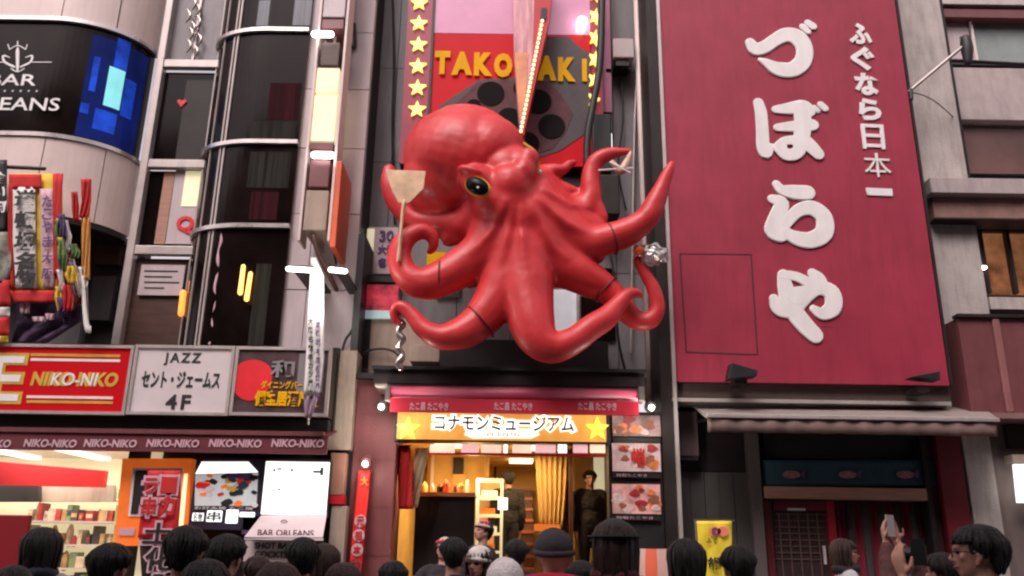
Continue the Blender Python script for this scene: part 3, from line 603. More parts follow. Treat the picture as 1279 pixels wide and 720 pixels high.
# projecting fin with bulbs in front of the sign
FN = thing('projecting_fin_sign', 'narrow pink and red fin edged with slanting lit bulbs before the gold lettering', 'sign', P(660, 170, 11.6))
ppoly('pale_fin', [(640, -40), (668, -40), (668, 40), (664, 95), (655, 160), (650, 168), (646, 120), (642, 60)], 11.62, .3, mat('pale pink fin', (.58, .27, .3), .3, var=.45, scale=3, stretch=(5, 5, .5), emit=.08), FN)
ppoly('orange_patch', [(643, 66), (660, 66), (656, 120), (651, 158), (647, 130)], 11.6, .02, mat('peach patch', (.75, .3, .14), .4, var=.3), FN)
ppoly('red_fin', [(668.5, -40), (694, -40), (685, 28), (654, 170), (650.5, 169), (664.5, 96)], 11.6, .35, M['shop_red'], FN)
ppoly('dark_clip', [(676, 10), (683, 10), (682, 24), (675, 24)], 11.57, .03, M['black'], FN)
for i in range(26):
    t = i / 25; q = P(677.5 - 27 * t, 26 + 138 * t, 11.57); MB().ball(q, .021, 8, 6).build('bulb', M['bulb'], FN, smooth=True)
ppoly('bulb_rail', [(675, 24), (680, 24), (653, 167), (648, 167)], 11.588, .01, mat('bulb rail', (.5, .2, .08), .4, emit=.25), FN)
# back pieces under the sign
rbox('sign_support', 560, 206, 740, 232, 12.3, .3, M['black'], SB)

# ================================================================== OCTOPUS
OC = thing('giant_octopus', 'giant glossy red model octopus with golden rimmed eyes mounted over the takoyaki shop', 'octopus', P(650, 455, 10.9))
om = MB(); YO = 10.9
def arm(pts, seg=16):
    P3, R3 = [], []
    for x, y, r, dy in pts: P3.append(P(x, y, YO + dy)); R3.append(r * msize(x, y, YO + dy))
    om.tube(P3, R3, seg)
def blob(x, y, rx, rz, ry, dy, rot=0.):
    m = msize(x, y, YO + dy); om.ball(P(x, y, YO + dy), (rx * m, ry * m, rz * m), 28, 18, Matrix.Rotation(rot, 3, 'Y'))
# mantle: big tilted bulb, a second lobe to the left rear, brow ridges
blob(578, 203, 76, 66, 68, .12, .35); blob(610, 195, 50, 48, 56, .0, .5); blob(556, 222, 53, 50, 50, .12, .0); blob(632, 222, 40, 44, 46, -.1); blob(590, 178, 62, 44, 52, .1, .3)
blob(654, 220, 18, 26, 26, -.42, .1); blob(650, 206, 18, 20, 18, -.42)
blob(598, 227, 25, 21, 20, -.5, .3); blob(590, 216, 20, 8, 14, -.62, .3); blob(660, 200, 14, 16, 14, -.5)
blob(638, 250, 44, 38, 42, -.1); blob(630, 254, 42, 38, 36, -.3); blob(648, 272, 40, 40, 34, -.24); blob(636, 238, 34, 32, 38, -.34)
# arms: each one starts high under the head so that they flow out of it together
arm([(620, 262, 32, 0), (585, 280, 24, .08), (552, 281, 18, .18), (520, 276, 14, .25), (497, 256, 13, .25), (487, 230, 12, .25), (486, 214, 9, .25)])
arm([(630, 245, 36, -.05), (622, 285, 33, -.12), (603, 315, 29, -.16), (577, 334, 25, -.2), (553, 347, 23, -.25), (528, 355, 21, -.3), (507, 343, 17, -.32), (498, 320, 15, -.32), (507, 299, 12, -.32), (524, 289, 10, -.3), (539, 294, 8, -.28), (542, 307, 6, -.25), (537, 315, 4, -.2)])
arm([(636, 245, 38, -.06), (638, 295, 36, -.12), (634, 340, 33, -.16), (618, 376, 28, -.22), (600, 401, 24, -.28), (578, 415, 21, -.33), (552, 421, 17, -.38), (530, 411, 13, -.4), (514, 393, 10, -.4), (501, 383, 8, -.4), (493, 388, 6.5, -.38), (494, 400, 5, -.36), (500, 405, 3, -.36)])
arm([(644, 240, 38, -.05), (650, 295, 38, -.12), (656, 350, 36, -.22), (662, 392, 31, -.33), (671, 420, 26, -.42), (690, 434, 21, -.44), (715, 427, 18, -.42), (737, 410, 16, -.38), (758, 396, 14, -.34), (772, 380, 11, -.3), (784, 368, 8, -.28), (796, 366, 5, -.26), (800, 371, 3.5, -.25)])
arm([(652, 240, 38, -.04), (668, 290, 37, -.1), (697, 326, 31, -.08), (728, 345, 25, -.06), (752, 358, 20, -.04), (770, 374, 16, -.02), (783, 390, 14, 0), (798, 401, 13, 0), (813, 399, 12, -.02), (821, 385, 10, -.04), (817, 362, 9, -.06), (806, 342, 8, -.08), (797, 326, 6.5, -.1)])
arm([(654, 235, 36, -.02), (676, 262, 36, -.06), (704, 288, 31, -.1), (735, 303, 23, -.16), (762, 298, 20, -.22), (787, 288, 18, -.28), (808, 272, 15, -.33), (820, 250, 12.5, -.36), (829, 228, 9, -.38), (836, 212, 6, -.4), (839, 205, 4, -.4)])
arm([(664, 240, 34, .02), (696, 262, 22, .02), (724, 264, 16, 0), (738, 248, 14, 0), (738, 222, 12, 0), (744, 203, 10.5, -.02), (760, 193, 8, -.05), (776, 190, 5.5, -.08), (787, 189, 3.5, -.1)])
arm([(655, 230, 26, .05), (676, 219, 14, .0), (690, 214, 10, -.05), (703, 212, 7, -.05), (711, 205, 5, -.03), (718, 203, 3.5, -.02)])
# web of skin spread between neighbouring arms, thinner than the arms and set a little behind them
def web(*pts): arm([(x, y, r, dy) for x, y, r, dy in pts], 18)
web((645, 262, 50, -.02), (618, 304, 36, -.02), (598, 332, 24, .0), (588, 347, 15, .04)); web((648, 280, 50, -.06), (640, 330, 34, -.08), (634, 362, 20, -.08), (632, 376, 11, -.06))
web((655, 275, 50, -.04), (674, 315, 36, -.06), (686, 338, 22, -.04), (692, 350, 12, 0)); web((665, 262, 46, -.02), (700, 288, 34, -.02), (724, 308, 24, .0), (742, 318, 15, .02))
web((665, 248, 42, .02), (702, 268, 26, .02), (730, 281, 18, .0), (748, 285, 11, .0)); web((610, 262, 36, -.02), (580, 285, 22, .1), (562, 298, 12, .14)); web((716, 262, 18, .05), (738, 258, 15, .03), (750, 272, 10, .0))
web((676, 236, 24, .05), (700, 238, 14, .05), (716, 240, 8, .05))
ome = fuse(om, .024, 6)
# second, stronger smoothing that fades out towards the arms keeps their tips slender and melts the skirt together
oo = bpy.data.objects.new('octo', ome); TMP.collection.objects.link(oo); vg = oo.vertex_groups.new(name='w')
cB = P(655, 290, YO)
for v in ome.vertices:
    d = math.hypot(v.co.x - cB.x, v.co.z - cB.z); wgt = max(0, min(1, (1.25 - d) / .6))
    if v.co.z > P(640, 245, YO).z: wgt *= .25
    if wgt > 0: vg.add([v.index], wgt, 'REPLACE')
sm = oo.modifiers.new('s', 'SMOOTH'); sm.factor = .5; sm.iterations = 45; sm.vertex_group = 'w'
ome = evald(oo)
RIDGE = [[(632, 262), (612, 296), (580, 326)], [(640, 268), (630, 320), (608, 374)], [(650, 268), (655, 330), (664, 400)], [(662, 262), (690, 312), (735, 345)], [(672, 252), (706, 280), (745, 296)], [(680, 240), (712, 256), (736, 250)]]
RIDGE = [[P(x, y, YO - .4) for x, y in r] for r in RIDGE]
cR = P(648, 245, YO - .4)
def sdist(c, r):
    best = 9
    for a_, b_ in zip(r, r[1:]):
        ax, az, bx_, bz = a_.x, a_.z, b_.x, b_.z; t = max(0, min(1, ((c.x - ax) * (bx_ - ax) + (c.z - az) * (bz - az)) / ((bx_ - ax) ** 2 + (bz - az) ** 2)))
        best = min(best, math.hypot(c.x - ax - t * (bx_ - ax), c.z - az - t * (bz - az)))
    return best
nn_ = [(v.co.copy(), v.normal.copy()) for v in ome.vertices]
for v, (c, n_) in zip(ome.vertices, nn_):      # lumps and creases of the moulded skin, ridges along each arm root
    h = .018 * noise.noise(c * 2.6) + .003 * noise.noise(c * 7) + .0015 * noise.noise(c * 17)
    if n_.y < .2: h += .05 * min(1, max(0, math.hypot(c.x - cR.x, c.z - cR.z) - .12) / .5) * min(1, max(0, 1.15 - math.hypot(c.x - cR.x, c.z - cR.z)) / .5) * math.exp(-(min(sdist(c, r) for r in RIDGE) / .065) ** 2) * (1 - max(0, n_.y) * 5)
    v.co = c + n_ * h
ob_ = link('body', ome, M['octo'], OC, smooth=True)
def seam(x, y, dx, dy, r, yy):
    a, b = P(x, y, YO + yy), P(x + dx, y + dy, YO + yy); MB().torus(a, b - a, r * msize(x, y, YO + yy), .014, 30, 8).build('joint_seam', M['seam'], OC, smooth=True)
seam(550, 348, 10, 0, 23.2, -.25); seam(600, 402, 7, -6, 24.2, -.28); seam(764, 298, 10, -3, 20, -.22); seam(757, 362, 6, 5, 19.2, -.03)
def eye(x, y, yy, rx, rz, tilt, yaw):
    m = msize(x, y, YO + yy); c = P(x, y, YO + yy); rt = Matrix.Rotation(yaw, 3, 'Z') @ Matrix.Rotation(tilt, 3, 'Y')
    MB().ball(c, (rx * 1.12 * m, .09, rz * 1.14 * m), 26, 14, rt).build('eye_rim', M['eye_gold'], OC, smooth=True)
    f = rt @ Vector((0, -1, 0)); MB().ball(c + f * .035, (rx * m, .085, rz * m), 26, 14, rt).build('eyeball', M['eye_black'], OC, smooth=True)
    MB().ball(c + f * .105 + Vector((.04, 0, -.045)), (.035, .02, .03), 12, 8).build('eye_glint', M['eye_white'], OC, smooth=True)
eye(597, 234, -.76, 17, 11, .6, -.25)
MB().tube([P(655, 180, 10.3), P(665, 190, 10.33), P(670, 204, 10.38), P(669, 218, 10.42)], [.02, .045, .045, .02], 10).build('golden_brow_mark', M['eye_gold'], OC, smooth=True)
eye(661, 212, -.42, 5, 17, -.35, 1.15)
# spatula held in the curled arm
SP = thing('metal_spatula', 'metal spatula with a long handle held upright in the curled left arm of the octopus', 'spatula', P(498, 322, 10.35))
ppoly('blade', [(481, 212), (532, 214), (529, 236), (513, 252), (505, 256), (497, 252), (490, 240)], 10.36, .02, M['tan_steel'], SP, bevel=.006)
MB().tube([P(505, 252, 10.37), P(502, 275, 10.37), P(498, 325, 10.37)], [.03, .024, .03], 10).build('handle', M['tan_steel'], SP, smooth=True)
# foil, picks
FO = MB(); c = P(815, 318, 10.75)
me_ = bmesh.new(); FO.ball(c, (.2, .16, .14), 24, 16)
for v in FO.bm.verts:
    d = (v.co - c); v.co = c + d * (1 + .35 * noise.noise(v.co * 14) + .12 * noise.noise(v.co * 31))
tagit(FO.build('foil_lump', M['silver'], None, smooth=False), 'crumpled silver foil lump held by the lowest right arm tip', 'foil'); me_.free()
tagit(MB().ball(P(798, 313, 10.68), (.08, .08, .07), 14, 10).build('orange_ball', M['orange_pl'], None, smooth=True), 'small orange ball beside the crumpled foil at the arm tip', 'ball')
PK = thing('cocktail_prawn', 'pale cream prawn with white picks at the tip of the raised right arm', 'model food', P(772, 222, 10.75))
MB().tube([P(765, 203, 10.75), P(775, 214, 10.75), P(782, 204, 10.75), P(788, 190, 10.78)], [.035, .06, .05, .02], 10).build('prawn_body', mat('cream prawn', (.62, .4, .3), .4, var=.3, scale=9), PK, smooth=True)
MB().tube([P(748, 213, 10.72), P(790, 210, 10.72)], .012, 8).build('pick', M['white_print'], PK, smooth=True); MB().tube([P(762, 203, 10.7), P(787, 216, 10.7)], .012, 8).build('pick', M['white_print'], PK, smooth=True)
# steel brackets that carry it
for a, b, r in (((600, 250), (610, 250), .06), ((660, 330), (664, 330), .06)):
    p, q = P(*a, 11.2), P(*b, 12.6); MB().cyl(p, q, r).build('mounting_bracket', M['dark'], OC)
ch = MB(); pts = [P(500 + 3 * math.sin(i * 1.9), 400 + i * 6, 10.62) for i in range(11)]
tagit(ch.tube(pts, [.03 + .02 * abs(math.sin(i * 1.3)) for i in range(11)], 8).build('knotted_rope', M['steel'], None, smooth=True), 'grey knotted cord hanging from the lower left arm tip of the octopus', 'rope')

# ================================================================== SHOP FRONT
SF = thing('takoyaki_shop', 'open takoyaki shop front with brick red pillar and dark canopy beneath the octopus', 'shop', (P(630, 700, 11.8).x, 11.8, 0))
xl, xr = P(495, 620, 11.7).x, P(760, 620, 11.7).x; zc = zf(630, 553, 11.7)
rbox('canopy_deck', 466, 463, 806, 482, 10.95, 1.6, M['dark'], SF, bevel=.015); rbox('canopy_edge', 464, 459, 808, 463, 10.9, 1.6, M['black'], SF)
rbox('canopy_edge', 468, 482.5, 804, 485, 10.98, 1.2, M['alu'], SF)
x0, x1 = P(438, 600, 11.6).x, P(493, 600, 11.6).x; MB().box(x0, x1, 11.6, 12.3, 0, zf(465, 474, 11.6)).build('pillar', M['pillar'], SF, bevel=.012)
for i in range(6): MB().box(x0 + .07, x1 - .015, 11.596, 11.6, .9 + i * .62, .905 + i * .62).build('pillar_joint', M['maroon_panel'], SF)
MB().box(x0 - .12, x0 - .02, 11.5, 12.3, 0, 6).build('edge_strip', M['black'], SF)
rbox('pillar_cap', 438, 466, 497, 473, 11.5, .6, M['black'], SF)
xq0, xq1 = P(828, 600, 11.6).x, P(842, 600, 11.6).x; MB().box(xq0, xq1, 11.5, 12.3, 0, 12.8).build('party_post', M['dark'], SF); MB().box(xq1 + .01, xq1 + .06, 11.45, 11.6, 0, 12.8).build('party_pipe', M['alu'], SF)
# awning cassette + valance
AW = thing('red_awning', 'rolled red awning with small repeated pale brand lettering over the shop entrance', 'awning', P(640, 517, 10.9))
x0, x1, z0, z1 = R(487, 484, 797, 499, 10.85)
MB().cyl((x0, 10.95, (z0 + z1) / 2), (x1, 10.95, (z0 + z1) / 2), .085, seg=20).build('roller', mat('rose roller fabric', (.38, .05, .1), .5), AW, smooth=True)
rbox('valance', 487, 499.5, 798, 517, 10.86, .03, M['awning_red'], AW)
for a in (512, 617, 722): text('たこ昌 たこやき', a, 503, a + 48, 513, 10.858, M['cloth_pink'], AW, bold=.02)
for a, c in ((481, 487), (798, 805)): rbox('end_bracket', a, 483, c, 500, 10.86, .3, M['steel'], AW)
for (x, y, lab, g) in [(477, 509, 'lit white spotlight at the left end of the red awning', 1), (813, 510, 'lit white spotlight at the right end of the red awning', 1), (457, 580, 'lit white spotlight with a red hood on the brick red pillar', 0)]:
    q = P(x, y, 11.0 if g else 11.3); t = thing('spotlight', lab, 'lamp', q, 'spotlights around the shop front')
    MB().tube([q + Vector((0, -.06, 0)), q + Vector((0, .0, .0))], [.036, .042], 14).build('lens', M['spotw'], t, smooth=True)
    MB().tube([q + Vector((0, .02, .02)), q + Vector((0, .18, .09))], [.085, .05], 14).build('housing', M['maroon_panel'] if not g else M['black'], t, smooth=True)
    MB().cyl(q + Vector((0, .15, .08)), q + Vector((0, .5, .2)), .015).build('arm', M['black'], t)
    light_point('spotlight glow', q + Vector((0, -.15, -.05)), 14 if g else 5, (1, .93, .82), .06)
# lit name sign
NS = thing('lit_name_sign', 'glowing orange name sign with white outlined characters and yellow stars over the shop door', 'sign', P(627, 551, 11.5))
rbox('sign_face', 496, 517, 757, 550, 11.5, .06, M['lit_orange'], NS); rbox('case', 493, 514, 760, 553, 11.562, .25, M['black'], NS)
for x in (510, 746):
    q = P(x, 536, 11.49); MB().poly(star_pts(q.x, q.z, .17), 11.47, 11.495).build('star', M['star_dim'], NS)
text('コナモンミュージアム', 539, 517.3, 721, 540.5, 11.492, M['lit_white'], NS, bold=.16, dep=.006)
ppoly('white_backing', [(584, 536), (668, 536), (674, 543), (664, 547.5), (590, 547.5), (580, 543)], 11.487, .01, M['lit_white'], NS)
text('コナモンミュージアム', 543, 519.5, 717, 538.5, 11.484, mat('brown outline lettering', (.05, .025, .02), .5), NS, bold=.02, dep=.01)
text('道頓堀', 602, 540, 652, 546, 11.485, M['gold_print'], NS)
# menu cards strip under the sign
MS = thing('menu_card_strip', 'row of small pale menu cards on a red rail just below the glowing name sign', 'menu strip', P(640, 570, 11.6))
rbox('red_rail', 534, 566.5, 757, 569.5, 11.6, .05, M['shop_red'], MS)
for i, (a, c) in enumerate([(537, 568), (576, 598), (601, 626), (629, 634), (640, 664), (668, 694), (697, 708), (716, 734), (737, 756)]):
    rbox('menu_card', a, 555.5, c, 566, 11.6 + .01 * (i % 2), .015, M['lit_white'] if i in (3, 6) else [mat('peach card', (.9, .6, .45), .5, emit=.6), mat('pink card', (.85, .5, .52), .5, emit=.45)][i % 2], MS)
# interior room
RM = thing('shop_interior', 'warm lit shop interior with yellow walls and wooden staircase seen through the open front', 'room', (P(630, 700, 13).x, 13, 0))
fz = .3; zceil = zf(630, 556, 11.9) + .1
MB().box(xl - .3, xr + .3, 11.7, 16.6, 0, fz).build('floor_slab', M['brown'], RM); MB().box(xl - .3, xr + .3, 11.9, 16.6, zceil, zceil + .1).build('ceiling', M['warm_wall'], RM)
MB().box(xl - .3, xr + .3, 16.5, 16.6, fz, zceil).build('back_wall', M['warm_wall'], RM)
MB().box(xl - .32, xl - .2, 12.31, 16.5, fz, zceil).build('side_wall', M['warm_wall'], RM); MB().box(xr + .2, xr + .32, 12.31, 16.5, fz, zceil).build('side_wall', M['brown'], RM)
rbox('kitchen_wall', 534, 560, 608, 618, 14.0, .1, M['warm_wall'], RM); rbox('kitchen_post', 538, 562, 542, 616, 13.9, .06, M['white_panel'], RM); rbox('kitchen_post', 606, 562, 611, 600, 13.8, .06, M['gold_curtain'], RM)
rbox('dark_notice', 566, 572, 579, 592, 13.95, .03, M['dark'], RM); rbox('orange_notice', 565, 593, 581, 612, 13.95, .03, mat('orange notice', (.8, .3, .05), .5, emit=.2), RM)
rbox('counter_front', 517, 620, 592, 720, 12.4, .15, M['dark'], RM); rbox('counter_top', 514, 615, 594, 620, 12.3, .6, mat('orange counter', (.6, .25, .1), .4), RM)
xs0, xs1 = P(618, 640, 14.6).x, P(668, 640, 14.6).x
for i in range(12):
    yy = 13.2 + i * .26; zz = fz + .05 + (i + 1) * .2; MB().box(xs0, xs1, yy, yy + .28, zz - .05, zz).build('stair_tread', mat('red brown stair', (.26, .09, .045), .5, var=.2), RM); MB().box(xs0 + .01, xs1 - .01, yy + .02, yy + .04, zz - .2, zz - .051).build('stair_riser', M['brown'], RM)
MB().prism([(xs0 - .06, 13.1, fz), (xs0 - .06, 16.3, fz), (xs0 - .06, 16.3, fz + 2.9), (xs0 - .06, 13.1, fz + .3)], (.05, 0, 0)).build('stair_side', M['brown'], RM)
gr = []
for v in range(9):
    row = []
    for u in range(43):
        t = v / 8; xx = 668 + u / 42 * 44 * (1 - .32 * t) + 6 * t; q = P(xx, 560 + 100 * t, 13.4); row.append(q + Vector((0, .045 * math.sin(u * .93 + .3 * math.sin(v)), 0)))
    gr.append(row)
MB().sheet(gr).build('gathered_curtain', M['gold_curtain'], RM, smooth=True, thick=.006)
rbox('curtain_tie', 667, 655, 700, 664, 13.35, .1, mat('orange tie', (.65, .22, .05), .6), RM); rbox('door_panel', 694, 600, 712, 720, 13.5, .08, M['brown'], RM)
rbox('side_post', 711, 560, 716, 720, 13.1, .1, M['brown'], RM)
rbox('golden_wall_panel', 717, 560, 742, 700, 13.9, .05, M['warm_wall'], RM)
rbox('bright_niche', 735, 570, 760, 614, 13.95, .05, M['cream'], RM)
# clutter over and on the counter
rng = random.Random(21)
for i in range(8):
    x, y = 522 + i * 9 + rng.uniform(-2, 2), 614; q = P(x, y, 12.45 + rng.uniform(0, .3)); r_ = rng.uniform(.025, .05); h = rng.uniform(.06, .17)
    tagit(MB().tube([q, q + Vector((0, 0, h * .7)), q + Vector((0, 0, h))], [r_, r_, r_ * .5], 10).build('bottle', [M['door_red'], M['warm_wall'], M['white_print'], M['dark'], M['orange_pl']][i % 5], None, smooth=True), '%s from the left of the small %s bottles on the orange shop counter' % (['first', 'second', 'third', 'fourth', 'fifth', 'sixth', 'seventh', 'eighth'][i], ['dark red', 'yellow', 'white', 'black', 'orange'][i % 5]), 'bottle', 'bottles and jars on the counter')
# cabinet of pale drawers
CB = thing('drawer_cabinet', 'bright pale cabinet with open shelves standing inside the shop doorway', 'cabinet', P(612, 695, 13.0))
xa_, xb_, za_, zb_ = R(594, 598, 628, 695, 13.0)
for (u, v) in ((xa_, xa_ + .04), (xb_ - .04, xb_)): MB().box(u, v, 13.0, 13.4, fz, zb_).build('side_panel', M['cream'], CB)
for k in range(6): MB().box(xa_ + .041, xb_ - .041, 13.0, 13.4, zb_ - .04 - k * .26, zb_ - k * .26).build('shelf', M['cream'], CB)
MB().box(xa_ + .045, xb_ - .045, 13.36, 13.4, fz, zb_).build('back_panel', mat('peach cabinet back', (.8, .5, .25), .5), CB)
for k in range(4): MB().box(xa_ + .08, xb_ - .09 - .03 * (k % 2), 13.08, 13.3, zb_ - .30 - k * .26, zb_ - .17 - k * .26).build('tray', [M['cream'], M['orange']][k % 2], CB)
wn = rbox('white_notice', 622, 622, 634, 637, 12.9, .01, M['lit_white'], None, label='small white notice fixed at the cabinet edge before the stairs', cat='notice')
# red curtain, beige cloth, pillar banner
cu = thing('red_curtain', 'bright red curtain strip just inside the brick red pillar', 'curtain', P(506, 635, 11.8)); cloth([(496, 513, 556), (497, 514, 600), (498, 516, 636)], 11.85, M['cloth_red'], 'curtain_cloth', None, None, .03, parent=cu)
ck = thing('beige_cloth', 'slanting beige cloth strip hanging beside the red curtain', 'cloth', P(515, 635, 11.9)); cloth([(519, 536, 560), (513, 528, 600), (506, 521, 634)], 11.95, mat('beige cloth', (.5, .36, .24), .8), 'cloth_strip', None, None, .02, parent=ck)
pb = thing('pillar_banner', 'narrow red vertical banner with round white characters on the brick red pillar', 'banner', P(442, 720, 11.4))
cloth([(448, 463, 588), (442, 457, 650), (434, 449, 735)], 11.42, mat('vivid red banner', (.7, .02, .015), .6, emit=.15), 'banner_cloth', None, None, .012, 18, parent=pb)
for i, (x, y) in enumerate([(451, 651), (449, 669), (447, 687), (444, 706)]): 
    q = P(x - 1, y, 11.38); MB().poly([(q.x + .075 * math.cos(a), q.z + .08 * math.sin(a)) for a in [k * math.tau / 16 for k in range(16)]], 11.385, 11.395).build('round_print', [M['cloth_pink'], M['plate']][i == 3], pb); text('元祖本店'[i], x - 6, y - 6, x + 4, y + 6, 11.383, M['cloth_red'], pb, bold=.02)
text('大', 450, 596, 460, 607, 11.39, M['orange'], pb, bold=.03)
# food posters right of the door
for i, (y0, y1, lab) in enumerate([(519, 545, 'topmost'), (554, 589, 'middle'), (605, 642, 'lowest')]):
    t = thing('food_poster', '%s of the three pale and red food posters right of the shop door' % lab, 'poster', P(794, y1, 11.55), 'food posters right of the shop door')
    rbox('poster_sheet', 765, y0, 825, y1, 11.55, .03, mat('food poster %d' % i, [(.32, .2, .19), (.62, .42, .42), (.6, .3, .28)][i], .5, var=[.6, .35, .5][i], scale=6, emit=.12), t)
    rng = random.Random(i + 3)
    for k in range(12):
        x, y = rng.uniform(770, 820), rng.uniform(y0 + 4, y1 - 4); q = P(x, y, 11.53); rr = rng.uniform(.04, .09)
        MB().poly([(q.x + rr * math.cos(a) * (1 + .3 * math.sin(3 * a + k)), q.z + rr * .8 * math.sin(a)) for a in [j * math.tau / 14 for j in range(14)]], 11.545 - .001 * k, 11.549).build('food_picture', mat(['dark red sauce', 'orange bun', 'pale rice', 'brown batter'][k % 4], [(.35, .02, .03), (.75, .2, .05), (.7, .5, .48), (.3, .1, .06)][k % 4], .5, var=.4, scale=20), t)
    if i == 1: text('蛸', 788, 560, 806, 584, 11.53, M['cloth_red'], t, bold=.03)
    rbox('caption_strip', 766, y1 + 2, 825, y1 + 8, 11.55, .03, M['dark'], t)
    if i: text('特製たこやき', 770, y1 + 3, 800 + 8 * i, y1 + 7, 11.545, M['cloth_pink'], t)
rbox('poster_column', 761, 515, 828, 720, 11.6, .3, M['black'], SF)
# ceiling lamps of the shop: real lit panels
for i, (x, y) in enumerate(((-.9, 12.6), (.4, 12.8), (.2, 14.8), (-.7, 14.6))):
    t = MB().box(x - .2, x + .2, y - .2, y + .2, zceil - .05, zceil - .005).build('ceiling_lamp', M['bulb'], RM); light_area('shop ceiling lamp light', (x, y, zceil - .08), .4, 20, (1, .62, .28))
light_point('kitchen lamp light', P(590, 600, 12.9), 8, (1, .7, .35), .1)

# loose cables and conduits on the walls
def cable(pts, Y, r, m, lab, name='cable'): tagit(MB().tube([P(x, y, Y) for x, y in pts], r, 8).build(name, m, None, smooth=True), lab, 'cable')
cable([(430, -20), (433, 20), (438, 52), (444, 60), (443, 30)], 11.7, .022, M['black'], 'short looped black cable at the top of the pale tiled pier')
cable([(426, 180), (421, 215), (424, 250), (416, 300), (420, 330)], 11.6, .016, M['black'], 'thin dark cable sagging down beside the orange side plate')
cable([(452, 380), (440, 412), (432, 424), (427, 440)], 11.6, .02, M['black'], 'thick black cable curling over the beige post right of the white banner')
cable([(776, 92), (778, 150), (772, 210), (782, 262)], 12.45, .016, M['black'], 'thin black cable running down below the grey junction box')
cable([(795, 100), (792, 180), (790, 300), (788, 440)], 12.5, .022, M['alu'], 'thin grey conduit running down the cladding behind the right arms', 'conduit')
cable([(490, -10), (492, 80), (490, 160), (493, 280)], 12.5, .018, M['dark'], 'thin dark conduit on the grey cladding left of the star framed sign', 'conduit')
cable([(448, 455), (455, 440), (480, 436), (498, 444), (499, 462)], 11.9, .018, M['black'], 'black cable looping across the beige parapet')
cable([(742, 272), (752, 300), (765, 330), (772, 420), (780, 460)], 12.3, .02, M['black'], 'black cable hanging behind the lowest right arm of the octopus')
# ================================================================== BIG CRIMSON SIGN
RS = thing('large_crimson_sign', 'huge crimson sign board with bold white characters read downwards', 'sign', (P(1000, 480, 11.5).x, 11.5, zf(1000, 480, 11.5)))
YR = 11.5; x0, x1 = P(829, 237, YR).x, P(1151, 237, YR).x; z0 = zf(1000, 479, YR)
MB().box(x0, x1, YR, YR + .03, z0, 12.9).build('sign_face', M['paint_red'], RS)
MB().box(x0 - .01, x1 + .01, YR + .031, YR + .34, z0 - .01, 12.9).build('case', mat('dark case side', (.06, .02, .025), .6), RS)
MB().box(x1 + .012, x1 + .05, YR - .01, YR + .3, z0, 12.9).build('edge_trim', M['dark'], RS)
def line(a, b, c, d, w=.014):
    p, q = P(a, b, YR), P(c, d, YR); return MB().tube([p, q], w, 6, sq=(Vector((0, 1, 0)), .4)).build('access_panel_seam', mat('panel seam', (.06, .008, .012), .6), RS)
line(849, 317, 938, 318); line(938, 318, 946, 443); line(946, 443, 857, 440); line(857, 440, 849, 317); line(1026, 408, 1040, 409, .006)
def stroke(pts, ox, oy, k, w0, name='brush_stroke', par=None, lift=0.):
    P3, R3 = [], []
    for p in pts:
        x, y = ox + p[0] / k, oy + p[1] / k; w_ = (p[2] if len(p) > 2 else w0) / k * (1.22 if (p[2] if len(p) > 2 else w0) > 15 else 1.4); P3.append(P(x, y, YR - .012 - lift)); R3.append(w_ * msize(x, y, YR))
    mb = MB().tube(P3, R3, 18, sq=(Vector((0, 1, 0)), .45), sub=5)
    for i, v in enumerate(mb.bm.verts): v.co.y = max(v.co.y, YR - .03 - lift * .3 - .00006 * (i // 18))
    return mb.build(name, M['white_letter'], par or RS)
k = 3.6; o = (930, 20)
S = lambda *p, w=24, lift=0.: stroke(p, o[0], o[1], k, w, lift=lift)
S((26, 122, 20), (48, 150, 27), (90, 142, 26), (135, 112, 26), (185, 88, 30), (235, 98, 34), (268, 145, 32), (262, 205, 32), (215, 243, 32), (150, 240, 30), (98, 212, 18), (70, 198, 8))
S((262, 50, 12), (285, 72, 11), lift=.004); S((285, 32, 12), (308, 48, 13), lift=.008)
S((62, 392, 20), (74, 440, 23), (80, 520, 24), (84, 590, 25), (98, 618, 24), (116, 588, 12))
S((140, 422, 16), (200, 418, 24), (262, 410, 28), (290, 430, 24), lift=.003); S((148, 503, 16), (220, 498, 22), (305, 492, 24), lift=.006); S((258, 420, 32), (262, 500, 32), (250, 570, 28), lift=.009)
S((158, 592, 26), (180, 565, 18), (225, 562, 20), (248, 595, 24), (225, 622, 24), (185, 622, 24), (158, 592, 24), lift=.012); S((262, 555, 28), (300, 590, 26), (332, 622, 22), lift=.015)
S((312, 415, 11), (328, 428, 10)); S((342, 400, 12), (362, 418, 12), lift=.004)
k = 3.13; o = (930, 210)
S((124, 64, 12), (145, 86, 18), (190, 95, 25), (245, 98, 26)); S((108, 122, 16), (145, 140, 24), (125, 195, 26), (108, 245, 26), (140, 262, 26), lift=.003)
S((128, 262, 20), (165, 215, 18), (210, 168, 22), (265, 158, 26), (310, 195, 28), (308, 255, 30), (255, 283, 28), (195, 272, 24), (165, 250, 14), lift=.006)
S((152, 420, 20), (160, 470, 26), (180, 540, 30), (230, 610, 30), (275, 655, 27)); S((115, 512, 14), (135, 545, 28), (185, 550, 28), (235, 498, 28), (290, 470, 24), (340, 490, 28), (345, 545, 28), (305, 570, 22), (270, 552, 12), lift=.004)
S((150, 418, 16), (200, 425, 16), (250, 448, 18), lift=.008); S((265, 412, 16), (290, 435, 22), (300, 460, 22), lift=.011); S((200, 500, 30), (240, 490, 26), lift=.012)
